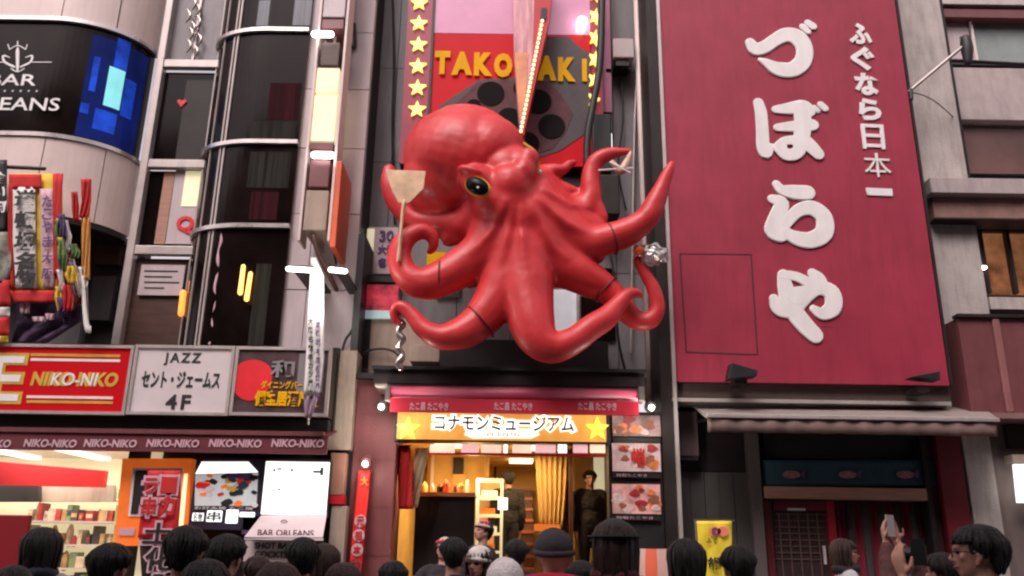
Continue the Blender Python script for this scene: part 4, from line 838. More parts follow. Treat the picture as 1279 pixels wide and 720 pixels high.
for s, a, b, c, d in [('ふ', 1060, 30, 1088, 56), ('ぐ', 1062, 59, 1092, 89), ('な', 1067, 92, 1097, 120), ('ら', 1072, 124, 1100, 151), ('日', 1076, 156, 1104, 187), ('本', 1079, 192, 1112, 222), ('一', 1082, 236, 1114, 245)]:
    text(s, a, b, c, d, YR - .002, M['white_letter'], RS, bold={'日': .02, '本': .0, '一': .03}.get(s, .045), dep=.02, roll=-.03)
for (a, b, c, d, x, y, lab) in [(905, 452, 946, 474, 925, 464, 'dark floodlight at the lower left corner of the crimson sign'), (1130, 462, 1172, 484, 1152, 474, 'dark floodlight at the lower right corner of the crimson sign')]:
    t = thing('floodlight', lab, 'lamp', P(x, y + 12, 11.2), 'floodlights at the foot of the crimson sign'); q = P(x, y, 11.2); f = -1 if x < 1000 else 1
    MB().prism([q + Vector((-.2, -.1, f * .07 - .06)), q + Vector((.19, -.1, -f * .03 - .06 - (.05 if f < 0 else -.06))), q + Vector((.21, -.1, .05 + f * .05)), q + Vector((-.14, -.1, .1 - (.07 if f > 0 else 0)))], (0, .22, 0)).build('lamp_case', M['black'], t, bevel=.01)
    MB().box(q.x - .08, q.x + .08, q.y + .0, q.y + .35, q.z - .17, q.z - .1).build('bracket', M['dark'], t)
# ================================================================== RESTAURANT FRONT below it
RB = thing('restaurant_building', 'dark restaurant frontage with red doors under the crimson sign', 'building', (P(1010, 700, 12).x, 12.2, 0))
rbox('beam', 838, 481, 1186, 499, 11.62, .5, mat('dark brown beam', (.08, .05, .045), .6, dirt=.3), RB); rbox('beam_edge', 838, 499.5, 1188, 504, 11.5, .5, M['alu'], RB)
xw0, xw1 = P(838, 600, 12.2).x, P(1225, 600, 12.2).x
MB().box(xw0, xw1, 12.6, 12.8, 0, 12.9).build('rear_wall', M['dark_wall'], RB)
CN = thing('shop_canopy', 'long grey metal canopy with a mauve valance and pale front rail above the red doors', 'awning', P(1055, 545, 11))
A, B, c_, d_ = P(866, 509, 11.9), P(1228, 512, 11.9), P(1246, 525, 10.95), P(882, 523, 10.95)
MB().prism([A, B, c_, d_], (0, 0, .03)).build('canopy_sheet', mat('warm grey canopy', (.26, .22, .2), .6, dirt=.4), CN)
x0, x1, z0, z1 = R(882, 520, 1246, 525, 10.95); MB().box(x0, x1, 10.9, 10.95, z0, z1).build('front_rail', M['alu'], CN, bevel=.008)
x0, x1, za, zb = R(884, 525.5, 1244, 543, 10.95); zo = 0
grid = [[(x0 + (x1 - x0) * u / 60, 10.94 + .012 * math.sin(u * 1.3), z) for u in range(61)] for z in (zb, (za + zb) / 2, za)]
for i in range(61): x, y, z = grid[2][i]; grid[2][i] = (x, y, z + .007 * abs(math.sin(i * .52)))
MB().sheet(grid).build('valance', mat('mauve valance', (.19, .12, .11), .7, var=.25, dirt=.3), CN, smooth=True, thick=.008)
for x in (P(890, 520, 11).x, P(1235, 520, 11).x): MB().cyl((x, 10.97, z0 - .02), (x, 11.9, z0 + .1), .02).build('arm', M['dark'], CN)
rbox('upper_box', 842, 514, 872, 570, 11.9, .4, mat('plum panel', (.1, .06, .065), .6, dirt=.3), RB, bevel=.01); rbox('upper_box_trim', 842, 571, 872, 575, 11.88, .4, M['dark'], RB)
xa_, xb_ = P(845, 650, 12.1).x, P(938, 650, 12.1).x; nP = 5
for i in range(nP):
    u, v = xa_ + (xb_ - xa_) * i / nP, xa_ + (xb_ - xa_) * (i + 1) / nP; MB().box(u + .004, v - .004, 12.1 + .008 * (i % 2), 12.2, 0, zf(890, 590, 12.1)).build('shutter_panel', mat('dark grey shutter', (.07, .062, .062), .6, var=.15, dirt=.3), RB)
MB().box(xa_, xb_ + .2, 12.12, 12.3, zf(890, 590, 12.1) + .01, zf(890, 506, 12.1)).build('dark_header', M['dark'], RB)
x0, x1 = P(939, 650, 12.0).x, P(953, 650, 12).x; MB().box(x0, x1, 11.95, 12.3, 0, zf(945, 512, 12)).build('door_pier', mat('warm grey pier', (.1, .08, .08), .7, dirt=.3), RB)
x0, x1, z0, z1 = R(953, 512, 1180, 574, 12.15); MB().box(x0, x1, 12.15, 12.3, z0, z1 + .1).build('dark_header', M['black'], RB)
NV = thing('navy_valance', 'navy blue fabric valance with four faint pink fish emblems above the restaurant doors', 'curtain', P(1065, 606, 12))
cloth([(952, 1170, 575), (952, 1170, 607)], 12.0, M['navy'], 'valance_cloth', None, None, .015, 6, parent=NV)
for x in (988, 1058, 1130):
    q = P(x, 593, 11.96); pts = [(q.x + .13 * math.cos(a) * (1 if math.cos(a) > 0 else .9), q.z + .055 * math.sin(a)) for a in [i * math.tau / 16 for i in range(16)]]
    MB().poly(pts, 11.955, 11.965).build('fish_emblem', mat('faded pink print', (.3, .12, .15), .7, var=.5, scale=14), NV); MB().poly([(q.x + .11, q.z), (q.x + .2, q.z + .07), (q.x + .19, q.z - .05)], 11.954, 11.964).build('fish_tail', M['violet'], NV)
NV['label'] = 'navy blue fabric valance with faint pink fish emblems above the restaurant doors'
rbox('lintel', 955, 609, 1158, 624, 11.95, .25, M['wood'], RB, bevel=.008)
rbox('side_frame', 1160, 545, 1166, 720, 11.95, .3, M['dark'], RB)
DR = thing('lattice_door', 'dark red lattice sliding door left of the striped curtain', 'door', P(1002, 720, 12.1)); 
def rr_(a, b, c, d, Y, dep, m, nm, par): x0, x1, z0, z1 = R(a, b, c, min(d, 719), Y); z0 = 0.02 if d > 719 else z0; return MB().box(x0, x1, Y, Y + dep, z0, z1).build(nm, m, par)
rr_(957, 626, 966, 720, 12.05, .1, M['door_red'], 'frame', DR); rr_(1036, 626, 1046, 720, 12.05, .1, mat('bright door red', (.28, .005, .012), .45), 'frame', DR); rr_(966.5, 626, 1035.5, 638, 12.06, .08, M['door_red'], 'frame', DR)
rr_(967, 639, 1035, 720, 12.12, .03, mat('dim door glass', (.05, .03, .03), .3), 'pane', DR)
for y in range(642, 700, 8): rbox('lattice_bar', 968, y, 1030, y + 1.4, 12.1, .015, mat('brown lattice', (.12, .07, .06), .6), DR)
for x in range(975, 1032, 12): rr_(x, 640, x + 1.4, 720, 12.095, .012, mat('brown lattice', (.12, .07, .06), .6), 'lattice_bar', DR)
rbox('name_plate', 984, 635, 1006, 638, 12.03, .02, M['tile_wall'], DR); rbox('handle', 1029, 682, 1032, 705, 12.02, .03, M['tile_wall'], DR)
ST = thing('striped_curtain', 'red and dark vertically striped curtain across the restaurant entrance', 'curtain', P(1102, 720, 12.15))
n = 11
for i in range(n):
    a, c = 1047 + i * 10.2, 1047 + (i + 1) * 10.2; x0 = P(a, 665, 12.2).x; x1 = P(c, 665, 12.2).x; z1 = zf(a, 627, 12.2)
    MB().sheet([[(x0 + (x1 - x0) * u / 4, 12.2 + .03 * math.sin(math.pi * u / 4) * (-1) ** i, z) for u in range(5)] for z in (z1, .9, .05)]).build('curtain_stripe', [mat('curtain crimson', (.2, .006, .025), .8), mat('curtain olive black', (.055, .045, .04), .8)][i % 2], ST, smooth=True, thick=.006)
xr0, xr1 = P(1181, 640, 11.9).x, P(1211, 640, 11.9).x; MB().box(xr0, xr1, 11.9, 12.4, 0, zf(1190, 545, 11.9)).build('red_post', mat('deep red post', (.16, .006, .015), .5, dirt=.3), RB)
MB().box(P(1166, 640, 12).x, xr0 - .01, 12.05, 12.3, 0, zf(1175, 545, 12)).build('dark_jamb', mat('plum jamb', (.05, .02, .025), .6), RB)
# small yellow menu flag
YF = thing('yellow_flag', 'small yellow vertical flag with a pink circle and black characters by the grey shutter', 'banner', P(895, 720, 11.2))
cloth([(870, 914, 651), (872, 914, 680), (877, 912, 725)], 11.2, mat('bright yellow flag', (.68, .52, .03), .7, emit=.06), 'flag_cloth', None, None, .015, parent=YF)
for x in (893, 903): q = P(x, 664, 11.17); MB().poly([(q.x + .075 * math.cos(a), q.z + .06 * math.sin(a)) for a in [k_ * math.tau / 16 for k_ in range(16)]], 11.165, 11.172).build('pink_circle', mat('orange pink print', (.75, .2, .15), .6), YF)
text('の', 889, 659, 897, 669, 11.16, M['violet'], YF, bold=.02); text('ふぐ', 882, 672, 896, 679, 11.17, M['ink'], YF, bold=.03); text('鍋', 884, 696, 900, 712, 11.17, M['ink'], YF, bold=.03)
MB().cyl((P(869, 650, 11.22).x, 11.24, 0), (P(869, 650, 11.22).x, 11.24, zf(869, 649, 11.22)), .012).build('pole', M['steel'], YF); rbox('cross_bar', 867, 649, 918, 650.5, 11.22, .02, M['steel'], YF)
# ================================================================== CONCRETE BUILDING AT THE RIGHT
CBd = thing('concrete_building', 'weathered concrete building with balconies and windows at the right edge', 'building', (P(1230, 700, 12.2).x, 12.2, 0))
xc0, xc1 = P(1150, 237, 12.0).x, P(1212, 237, 12.0).x; xe = xc1 + 4
MB().box(xc0 - .1, xc1, 12.0, 12.8, 0, 12.9).build('column', M['concrete'], CBd, bevel=.02)
MB().box(xc1, xe, 12.5, 12.7, 0, 12.9).build('rear_wall', M['dark_wall'], CBd)
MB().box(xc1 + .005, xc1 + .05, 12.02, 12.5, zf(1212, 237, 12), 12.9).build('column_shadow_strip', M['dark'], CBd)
def rz(a, b, Y): return zf(1235, b, Y), zf(1235, a, Y)
z0, z1 = rz(24, 80, 12.3); MB().box(xc1 + .06, xe, 12.3, 12.34, z0, z1).build('window_pane', mat('pale green window', (.22, .26, .25), .25, var=.3, scale=.7), CBd)
xq = P(1213, 50, 12.25).x; MB().box(xq, xq + .05, 12.22, 12.3, z0, z1).build('window_mullion', M['white_panel'], CBd); 
MB().box(xc1 + .06, xq - .01, 12.27, 12.3, z0, z1).build('window_blind', M['tile_wall'], CBd)
z0, z1 = rz(12, 22, 12.1); MB().box(xc1 + .02, xe, 12.1, 12.4, z0, z1).build('window_head', M['maroon_panel'], CBd); z0, z1 = rz(2, 8, 12.1); MB().box(xc1 + .02, xe, 12.05, 12.4, z0, z1).build('window_head', M['alu'], CBd)
z0, z1 = rz(-40, 0, 12.1); MB().box(xc1 + .02, xe, 12.2, 12.4, z0, z1).build('spandrel', M['concrete'], CBd)
z0, z1 = rz(83, 148, 12.1); MB().box(xc1 + .05, xe, 12.15, 12.5, z0, z1).build('spandrel', mat('mauve grey panel', (.44, .37, .36), .7, dirt=.3), CBd, bevel=.01)
z0, z1 = rz(160, 217, 12.3); MB().box(xc1 + .08, xe, 12.3, 12.34, z0, z1).build('window_pane', mat('copper window', (.14, .075, .065), .3, var=.3, scale=1), CBd)
z0, z1 = rz(221, 240, 11.6); MB().box(P(1160, 230, 11.7).x, xe, 11.65, 12.5, z0, z1).build('ledge', mat('mauve ledge', (.4, .34, .34), .7, dirt=.4), CBd, bevel=.01)
z0, z1 = rz(246, 273, 11.8); MB().box(P(1166, 260, 11.8).x, xe, 11.8, 12.5, z0, z1).build('copper_band', mat('copper band', (.27, .15, .12), .6, var=.25, dirt=.3), CBd); MB().box(P(1166, 260, 11.8).x, xe, 11.77, 12.4, z0 - .03, z0 - .005).build('drip_edge', M['dark'], CBd)
z0, z1 = rz(292, 368, 12.3); MB().box(xc1 + .08, xe, 12.3, 12.34, z0, z1).build('window_pane', mat('warm dim window', (.18, .07, .03), .2, var=.9, scale=1.6, emit=.5), CBd)
for x in (1228, 1262, 1296): xq = P(x, 330, 12.22).x; MB().box(xq, xq + .05, 12.2, 12.3, z0, z1).build('window_frame', M['dark'], CBd)
MB().box(xc1 + .02, xe, 12.2, 12.32, z1, z1 + .14).build('window_head', M['dark'], CBd)
wl = MB().box(P(1223, 334, 12.15).x, P(1231, 334, 12.15).x, 12.12, 12.2, zf(1226, 336, 12.15), zf(1226, 333, 12.15)).build('small_window_lamp', M['spotw'], None); tagit(wl, 'tiny lit white lamp at the corner of the warm window on the right', 'lamp')
z0, z1 = rz(371, 386, 12); MB().box(xc1 + .02, xe, 12.0, 12.4, z0, z1).build('sill', M['concrete'], CBd)
# balcony
BL = thing('balcony', 'brown maroon panelled balcony front projecting under the warm window', 'balcony', P(1240, 520, 11.6))
z0, z1 = rz(398, 516, 11.5); xb0 = P(1205, 460, 11.5).x; xb1 = P(1252, 460, 11.5).x
for i, (u, v) in enumerate(((xb0, xb1 - .06), (xb1 + .06, xb1 + 1.2), (xb1 + 1.22, xb1 + 3))): MB().box(u, v, 11.5, 11.56, z0, z1).build('panel', M['maroon_panel'], BL)
MB().box(xb1 - .05, xb1 + .05, 11.46, 11.56, z0, z1).build('corner_rib', mat('rose rib', (.26, .1, .1), .45), BL, bevel=.02)
MB().box(xb0, xb0 + .05, 11.57, 12.0, z0, z1).build('side_panel', M['maroon_panel'], BL); MB().box(xb0 - .02, xb1 + 3, 11.44, 11.6, z1 + .005, z1 + .05).build('top_rail', M['dark'], BL); MB().box(xb0 - .02, xb1 + 3, 11.44, 12.3, z0 - .08, z0 - .005).build('deck', mat('rose edge', (.24, .12, .12), .6), BL)
# ground floor right
x0 = P(1213, 640, 11.95).x; MB().box(x0, x0 + .38, 11.9, 12.0, 0, zf(1230, 545, 11.9)).build('plinth_panel', M['concrete'], CBd)
MB().box(x0 + .39, x0 + 4, 11.98, 12.1, 0, zf(1260, 520, 12)).build('ground_wall', mat('brown grey wall', (.16, .12, .11), .8, dirt=.4), CBd)
MB().box(xc1 - .1, xe, 11.9, 12.3, zf(1260, 560, 11.9), z0 - .1).build('dark_soffit', M['dark'], CBd)
WS = thing('lit_white_sign', 'blank lit cream sign cut by the right edge of the picture', 'sign', P(1275, 628, 11.7)); ppoly('sign_face', [(1267, 580), (1320, 580), (1320, 628), (1272, 628)], 11.7, .05, M['lit_white'], WS); ppoly('top_rail', [(1264, 568), (1320, 568), (1320, 577), (1265, 577)], 11.7, .2, M['beige'], WS)
# camera lamp on its arm
SC = thing('pole_lamp', 'black cylindrical lamp on a slanting rod fixed at the right edge of the crimson sign', 'lamp', P(1136, 115, 11.5))
MB().tube([P(1136, 114, 11.5), P(1203, 58, 11.3)], .026, 8).build('slanting_rod', M['alu'], SC, smooth=True); MB().tube([P(1206, 50, 11.3), P(1208, 62, 11.3), P(1209, 78, 11.3)], [.08, .09, .06], 12).build('lamp_head', M['black'], SC, smooth=True)
MB().tube([P(1137, 112, 11.5), P(1138, 124, 11.5)], .035, 8).build('clamp', M['black'], SC); MB().tube([P(1190, 76, 11.35), P(1300, 82, 11.35)], .03, 8).build('horizontal_pipe', M['dark'], SC); MB().tube([P(1212, 28, 11.5), P(1212, 52, 11.4)], .014, 6).build('stem', M['dark'], SC)
MB().tube([P(1140, 116, 11.5), P(1155, 120, 11.6), P(1172, 130, 11.7), P(1190, 146, 12.0)], .009, 6).build('cable', M['black'], SC)
MB().tube([P(1200, 47, 11.3), P(1202, 55, 11.3)], .02, 6).build('bracket', M['black'], SC)
# ================================================================== LEFT SHOP INTERIOR
LS = thing('souvenir_shop', 'brightly lit shop interior with white shelving at the lower left', 'room', (P(60, 700, 12.5).x, 12.5, 0))
xl, xr = -10.5, P(148, 640, 11.4).x; zt = zf(70, 566, 11.2) + .3
MB().box(xl, xr + .5, 11.3, 15.5, 0, .15).build('floor_slab', M['beige'], LS); MB().box(xl, xr + .4, 11.2, 15.5, zt, zt + .1).build('ceiling', M['white_panel'], LS); MB().box(xl, xr + .4, 15.0, 15.1, .15, zt).build('back_wall', M['cream'], LS)
MB().box(xr + .28, xr + .4, 11.5, 15, .15, zt).build('side_wall', M['cream'], LS)
for i in range(4): MB().box(-9.5 + i * 1.2, -9.3 + i * 1.2, 11.6, 14.8, zt - .05, zt - .005).build('ceiling_tube', M['lit_white'], LS)
light_area('left shop ceiling light', (-7.3, 13, zt - .1), 2.6, 75, (1, .93, .8), sy=2)
a, b = P(-20, 590, 12.0), P(130, 598, 13.4)
MB().prism([a + Vector((0, 0, .16)), b + Vector((0, 0, .12)), b - Vector((0, 0, .13)), a - Vector((0, 0, .17))], (0, .12, 0)).build('red_beam', M['shop_red'], LS)
ppoly('brown_header', [(-20, 606), (142, 606), (142, 627), (-20, 627)], 13.6, .1, M['beige'], LS); ppoly('dark_header', [(-20, 603), (48, 604), (48, 627), (-20, 627)], 13.4, .1, M['dark'], LS)
rng = random.Random(4)
for k in range(6):
    z = .5 + k * .36; MB().box(-8.7, xr + .2, 14.1, 14.6, z, z + .03).build('shelf', M['white_panel'], LS)
cols = [(.75, .6, .45), (.6, .4, .2), (.3, .4, .2), (.8, .78, .75), (.1, .08, .08), (.5, .06, .06)]
pm = [mat('goods %d' % i, c, .5, var=.3, scale=10) for i, c in enumerate(cols)]
for k in range(6):
    z = .535 + k * .36; x = -8.6
    while x < xr + .1:
        w_, h = rng.uniform(.05, .13), rng.uniform(.1, .3)
        if x > P(30, 650, 14.3).x:
            yy = 14.15 + rng.uniform(0, .1); kd = rng.randrange(3); mm = pm[rng.randrange(6)]
            if kd == 0: MB().tube([(x + w_ / 2, yy + .1, z), (x + w_ / 2, yy + .1, z + h * .7), (x + w_ / 2, yy + .1, z + h)], [w_ / 2, w_ / 2, w_ / 4], 10).build('goods_bottle', mm, LS, smooth=True)
            else:
                MB().box(x, x + w_, yy, 14.45, z, z + h).build('goods_package', mm, LS)
                if kd == 1: MB().box(x + .01, x + w_ - .01, yy - .004, yy - .001, z + h * .3, z + h * .65).build('package_label', pm[rng.randrange(6)], LS)
        x += w_ + rng.uniform(.005, .03)
ry = thing('red_board', 'plain dark red board standing at the lower left corner', 'board', P(15, 720, 9.5)); x0, x1, z0, z1 = R(-60, 643, 31, 720, 9.5)
MB().box(x0, x1, 9.5, 9.56, .3, z1).build('board', mat('dark red board', (.24, .006, .012), .5), ry, bevel=.01); MB().box(x0 + .1, x0 + .2, 9.5, 9.9, .01, .3).build('leg', M['black'], ry); MB().box(x1 - .2, x1 - .1, 9.5, 9.9, .01, .3).build('leg', M['black'], ry)
# orange board
OBd = thing('orange_poster_board', 'tall orange lit board with a white framed black picture behind the lettered banner', 'sign', P(190, 682, 11.2))
ppoly('orange_face', [(153, 573), (239, 573), (234, 682), (142, 682)], 11.2, .2, M['orange'], OBd)
ppoly('white_frame', [(166, 585), (228, 585), (224, 645), (160, 645)], 11.18, .02, M['white_print'], OBd); ppoly('black_picture', [(169, 588), (226, 588), (222, 642), (163, 642)], 11.17, .01, M['ink'], OBd); ppoly('white_label', [(149, 660), (169, 660), (167, 669), (148, 669)], 11.18, .02, M['cloth_pink'], OBd)
ppoly('light_strip', [(230, 592), (234, 592), (228, 662), (222, 662)], 11.18, .02, mat('cream light strip', (1, .75, .4), .5, emit=.7), OBd)
VB = thing('calligraphy_banner', 'red and black vertical banner with thick pink outlined characters before the orange board', 'banner', P(200, 740, 10.6))
cloth([(185, 226, 588), (178, 226, 625), (172, 222, 672)], 10.62, mat('deep red banner', (.5, .01, .02), .7, emit=.08), 'red_cloth', None, None, .02, parent=VB); cloth([(174, 222, 672), (178, 222, 740)], 10.62, M['ink'], 'black_cloth', None, None, .02, parent=VB)
for s, a, b, c, d in [('ラ', 178, 596, 198, 618), ('ー', 200, 594, 222, 618), ('串', 176, 620, 196, 646), ('カ', 198, 618, 220, 645), ('土', 178, 652, 216, 680), ('化', 180, 682, 218, 714), ('ゐ', 186, 716, 214, 735)]:
    text(s, a - 2, b - 2, c + 2, d + 2, 10.585, M['cloth_pink'], VB, bold=.075); text(s, a + 1, b + 1, c - 1, d - 1, 10.575, M['ink'] if b > 650 else M['cloth_red'], VB, bold=.02)
# picture case
PC = thing('picture_light_case', 'dark framed lit food picture case between the orange board and the blank white panel', 'sign', P(283, 655, 11.2))
rbox('case', 240, 573, 327, 662, 11.2, .2, mat('dark navy case', (.02, .015, .035), .5), PC)
ppoly('white_header', [(252, 577), (310, 577), (322, 590), (244, 592)], 11.18, .02, M['lit_white'], PC); ppoly('pale_ground', [(244, 593), (322, 591), (320, 632), (243, 632)], 11.185, .015, mat('pale print ground', (.4, .42, .42), .5, emit=.4), PC)
rng = random.Random(9)
cc = ['orange', 'violet', 'ink', 'red_print', 'yprint', 'dark', 'navy', 'white_print']
for k in range(34):
    x, y = rng.uniform(247, 318), rng.uniform(594, 631); q = P(x, y, 11.17); rr = rng.uniform(.03, .085)
    MB().poly([(q.x + rr * 1.3 * math.cos(a), q.z + rr * .7 * math.sin(a) * (1 + .4 * math.sin(2 * a + k))) for a in [j * math.tau / 10 for j in range(10)]], 11.184 - .001 * k * .3, 11.1845).build('printed_dish', M[cc[k % 8]], PC)
for (a, b, c, d) in [(240, 641, 254, 651), (258, 638, 277, 652), (282, 637, 297, 654), (299, 640, 318, 646)]: rbox('lit_caption', a, b, c, d, 11.185, .014, M['lit_white'], PC, bevel=.01)
text('お好み焼 たこ焼', 243, 633, 316, 637, 11.18, M['white_print'], PC); text('名物', 241, 641, 253, 651, 11.18, M['ink'], PC, bold=.02); text('串', 259, 639, 276, 651, 11.18, M['ink'], PC, bold=.02)
WP = thing('white_light_panel', 'blank glowing white light panel with faint marks beneath the maroon fascia', 'sign', P(368, 645, 11.15))
rbox('lit_face', 329, 577, 409, 643, 11.15, .03, M['lit_white'], WP); rbox('case', 326, 574, 411, 646, 11.19, .2, M['dark'], WP)
for (a, b, c, d) in [(341, 586, 344, 589), (346, 585, 352, 587), (363, 586, 366, 589), (391, 588, 402, 591), (400, 584, 404, 594), (340, 611, 342, 615), (347, 610, 350, 613)]: rbox('faint_mark', a, b, c, d, 11.145, .004, mat('faint grey mark', (.3, .3, .28), .6), WP)
rbox('side_panel', 412, 566, 430, 618, 11.3, .2, mat('copper side panel', (.3, .14, .1), .6), TP); rbox('side_panel', 412, 619, 429, 630, 11.3, .2, M['shop_red'], TP); rbox('side_panel', 411, 632, 430, 720, 11.32, .2, M['beige'], TP)
x0, x1 = P(205, 640, 11.6).x, P(436, 640, 11.6).x; MB().box(P(150, 640, 11.6).x, x1, 11.6, 11.75, 0, zf(300, 560, 11.6)).build('ground_floor_wall', M['dark'], LB)
BS = thing('bar_canopy_sign', 'pale pink sloping bar canopy with small crown and faint dark lettering', 'sign', P(355, 672, 10.9))
A, B, c_, d_ = P(326, 646, 11.1), P(408, 644, 11.1), P(403, 673, 10.6), P(305, 673, 10.6); MB().prism([A, B, c_, d_], (0, 0, .02)).build('canopy_face', mat('pale pink canopy', (.5, .4, .42), .6, emit=.04), BS)
rbox('canopy_lip', 305, 672, 403, 675, 10.6, .05, M['sign_white'], BS)
text('BAR ORLEANS', 322, 662, 392, 670, 10.64, M['plate'], BS, bold=.02); text('♛', 350, 649, 359, 660, 10.9, M['plate'], BS)
rbox('left_side', 303, 645, 325, 668, 11.2, .1, M['violet'], BS)
TB = thing('lettered_board', 'grey board with two rows of dark lettering under the pink bar canopy', 'sign', P(340, 700, 10.7)); rbox('board', 305, 676, 372, 702, 10.8, .05, M['tile_wall'], TB)
text('SHOT BAR', 318, 678, 366, 686, 10.79, M['ink'], TB, bold=.03); text('COCKTAIL', 318, 689, 370, 697, 10.79, M['ink'], TB, bold=.03); rbox('dark_end', 373, 677, 402, 720, 10.85, .05, M['brown'], TB)
# ================================================================== PEOPLE
# built once per pose, facing +Y, 1.735 m tall with hair; copies share the meshes
def hand(mb, wrist, d, n, side, curl):
    # palm along d, back of hand towards n; five separate fingers of different lengths, the thumb from the palm's side
    d = Vector(d).normalized(); n = (Vector(n) - d * Vector(n).dot(d)).normalized(); s = d.cross(n) * side; w = Vector(wrist)
    mb.tube([w, w + d * .045, w + d * .085], [.025, .034, .033], 12, sq=(n, .5))
    for i, L in enumerate((.068, .078, .073, .056)):
        b = w + d * (.082 - .004 * abs(i - 1)) + s * (.029 - i * .0195); q1 = b + d * L * .45 - n * curl * .012; q2 = q1 + (d * (1 - curl * .6) - n * curl).normalized() * L * .35; q3 = q2 + (d * (.7 - curl) - n * curl).normalized() * L * .3
        mb.tube([b, q1, q2, q3], [.0098, .0092, .0086, .0074], 8, sub=2)
    b = w + d * .03 + s * .03; mb.tube([b, b + (d * .5 + s * .8).normalized() * .03, b + (d * .8 + s * .5).normalized() * .062 - n * .012], [.0135, .0115, .0085], 8, sub=2)
POSES = {
    'down': [((.185, -.01, 1.37), (.235, -.03, 1.1), (.245, .06, .86))],
    'camera': [((.18, .01, 1.37), (.235, .16, 1.2), (.09, .3, 1.5))],
    'high': [((.18, .01, 1.38), (.2, .24, 1.5), (.06, .34, 1.8))],
    'work': [((.185, -.01, 1.36), (.25, .06, 1.12), (.14, .3, 1.05))]}
def build_pose(pose):
    S_, E_, W_ = [Vector(v) for v in POSES[pose][0]]
    mb = MB(); fl = lambda v, s: Vector((v.x * s, v.y, v.z))
    # skull, jaw, nose, lips, chin, brow, ears, neck
    mb.ball((0, -.012, 1.632), (.074, .092, .09), 24, 16); mb.ball((0, .022, 1.585), (.06, .062, .082), 24, 16); mb.ball((0, .05, 1.532), (.034, .032, .024), 16, 10)
    mb.tube([(0, .082, 1.63), (0, .098, 1.6), (0, .103, 1.588)], [.009, .012, .014], 10); mb.ball((.012, .092, 1.583), (.009, .009, .007), 8, 6); mb.ball((-.012, .092, 1.583), (.009, .009, .007), 8, 6)
    mb.tube([(-.02, .078, 1.56), (0, .087, 1.5605), (.02, .078, 1.56)], [.006, .0085, .006], 8); mb.tube([(-.016, .077, 1.551), (0, .085, 1.549), (.016, .077, 1.551)], [.006, .009, .006], 8)
    mb.tube([(-.04, .066, 1.642), (0, .084, 1.638), (.04, .066, 1.642)], [.01, .011, .01], 8); mb.ball((.042, .055, 1.595), (.018, .02, .018), 10, 8); mb.ball((-.042, .055, 1.595), (.018, .02, .018), 10, 8)
    for s in (-1, 1): mb.tube([(.073 * s, .0, 1.57), (.081 * s, -.012, 1.6), (.079 * s, .004, 1.622)], [.009, .013, .011], 10, sq=(Vector((1, 0, 0)), .6))
    mb.tube([(0, -.02, 1.56), (0, -.025, 1.48), (0, -.02, 1.4)], [.053, .055, .068], 16)
    mb.ball((0, -.01, 1.25), (.155, .1, .2), 20, 14); mb.ball((0, 0, .98), (.145, .1, .15), 20, 14)
    for s in (-1, 1):
        mb.tube([fl(S_, s), fl((S_ + E_) / 2, s), fl(E_, s), fl((E_ * .6 + W_ * .4), s), fl(W_, s)], [.055, .045, .038, .036, .025], 12)
        mb.tube([(.09 * s, 0, .95), (.1 * s, .01, .7), (.1 * s, .01, .48), (.1 * s, -.02, .3), (.1 * s, -.01, .09), (.105 * s, .09, .06)], [.085, .075, .055, .055, .038, .034], 12)
        if pose == 'down' or pose == 'work': hand(mb, fl(W_, s), (0, .35, -1) if pose == 'down' else (-.4 * s, .9, -.1), (s, 0, .1) if pose == 'down' else (0, 0, 1), -1 if s > 0 else 1, .35)
        else: hand(mb, fl(W_, s), (-.1 * s, .2, 1), (s * .75, .6, 0), -s, .38)
    body = fuse(mb, .0075 if pose == 'camera' else .0095, 2, 'body_' + pose)
    jk = MB()
    jk.ball((0, -.01, 1.26), (.195, .135, .2), 24, 16); jk.ball((0, 0, 1.02), (.18, .13, .2), 24, 16); jk.ball((0, -.02, 1.37), (.17, .1, .075), 24, 16)
    jk.tube([(-.05, -.045, 1.445), (0, -.075, 1.45), (.05, -.045, 1.445), (.06, .02, 1.43), (0, .05, 1.42), (-.06, .02, 1.43), (-.05, -.045, 1.445)], .026, 10)
    for s in (-1, 1):
        S2 = fl(S_, s); jk.tube([(.07 * s, -.02, 1.41), S2, fl((S_ + E_) / 2, s), fl(E_, s), fl(E_ * .5 + W_ * .5, s), fl(E_ * .12 + W_ * .88, s)], [.06, .083, .07, .064, .056, .045], 14)
    jm = fuse(jk, .014, 3, 'jacket_' + pose)
    vn = [(v.co.copy(), v.normal.copy()) for v in jm.vertices]
    for v, (c, n_) in zip(jm.vertices, vn): v.co = c + n_ * (.011 * noise.noise(Vector((c.x * 11, c.y * 11, c.z * 22))) + .006 * noise.noise(c * 38))
    return body, jm
PM = {p: build_pose(p) for p in POSES}
tr = MB(); tr.ball((0, 0, .95), (.165, .12, .12), 18, 12)
for s in (-1, 1): tr.tube([(.085 * s, 0, .93), (.1 * s, .01, .7), (.1 * s, .0, .45), (.1 * s, -.01, .12)], [.105, .095, .075, .07], 14)
TRM = fuse(tr, .018, 3, 'trousers')
def shoe_mesh(s):
    m = MB(); m.tube([(.1 * s, -.06, .05), (.102 * s, .04, .055), (.108 * s, .16, .04)], [.05, .052, .042], 12, sq=(Vector((0, 0, 1)), .85)); return fuse(m, .014, 2, 'shoe')
SHM = {s: shoe_mesh(s) for s in (-1, 1)}
def eye_mesh(s): 
    m = MB(); m.ball((.029 * s, .073, 1.618), (.0125, .01, .008), 12, 8); me = bpy.data.meshes.new('eye'); m.bm.to_mesh(me); m.bm.free(); return me
EYM = {s: eye_mesh(s) for s in (-1, 1)}
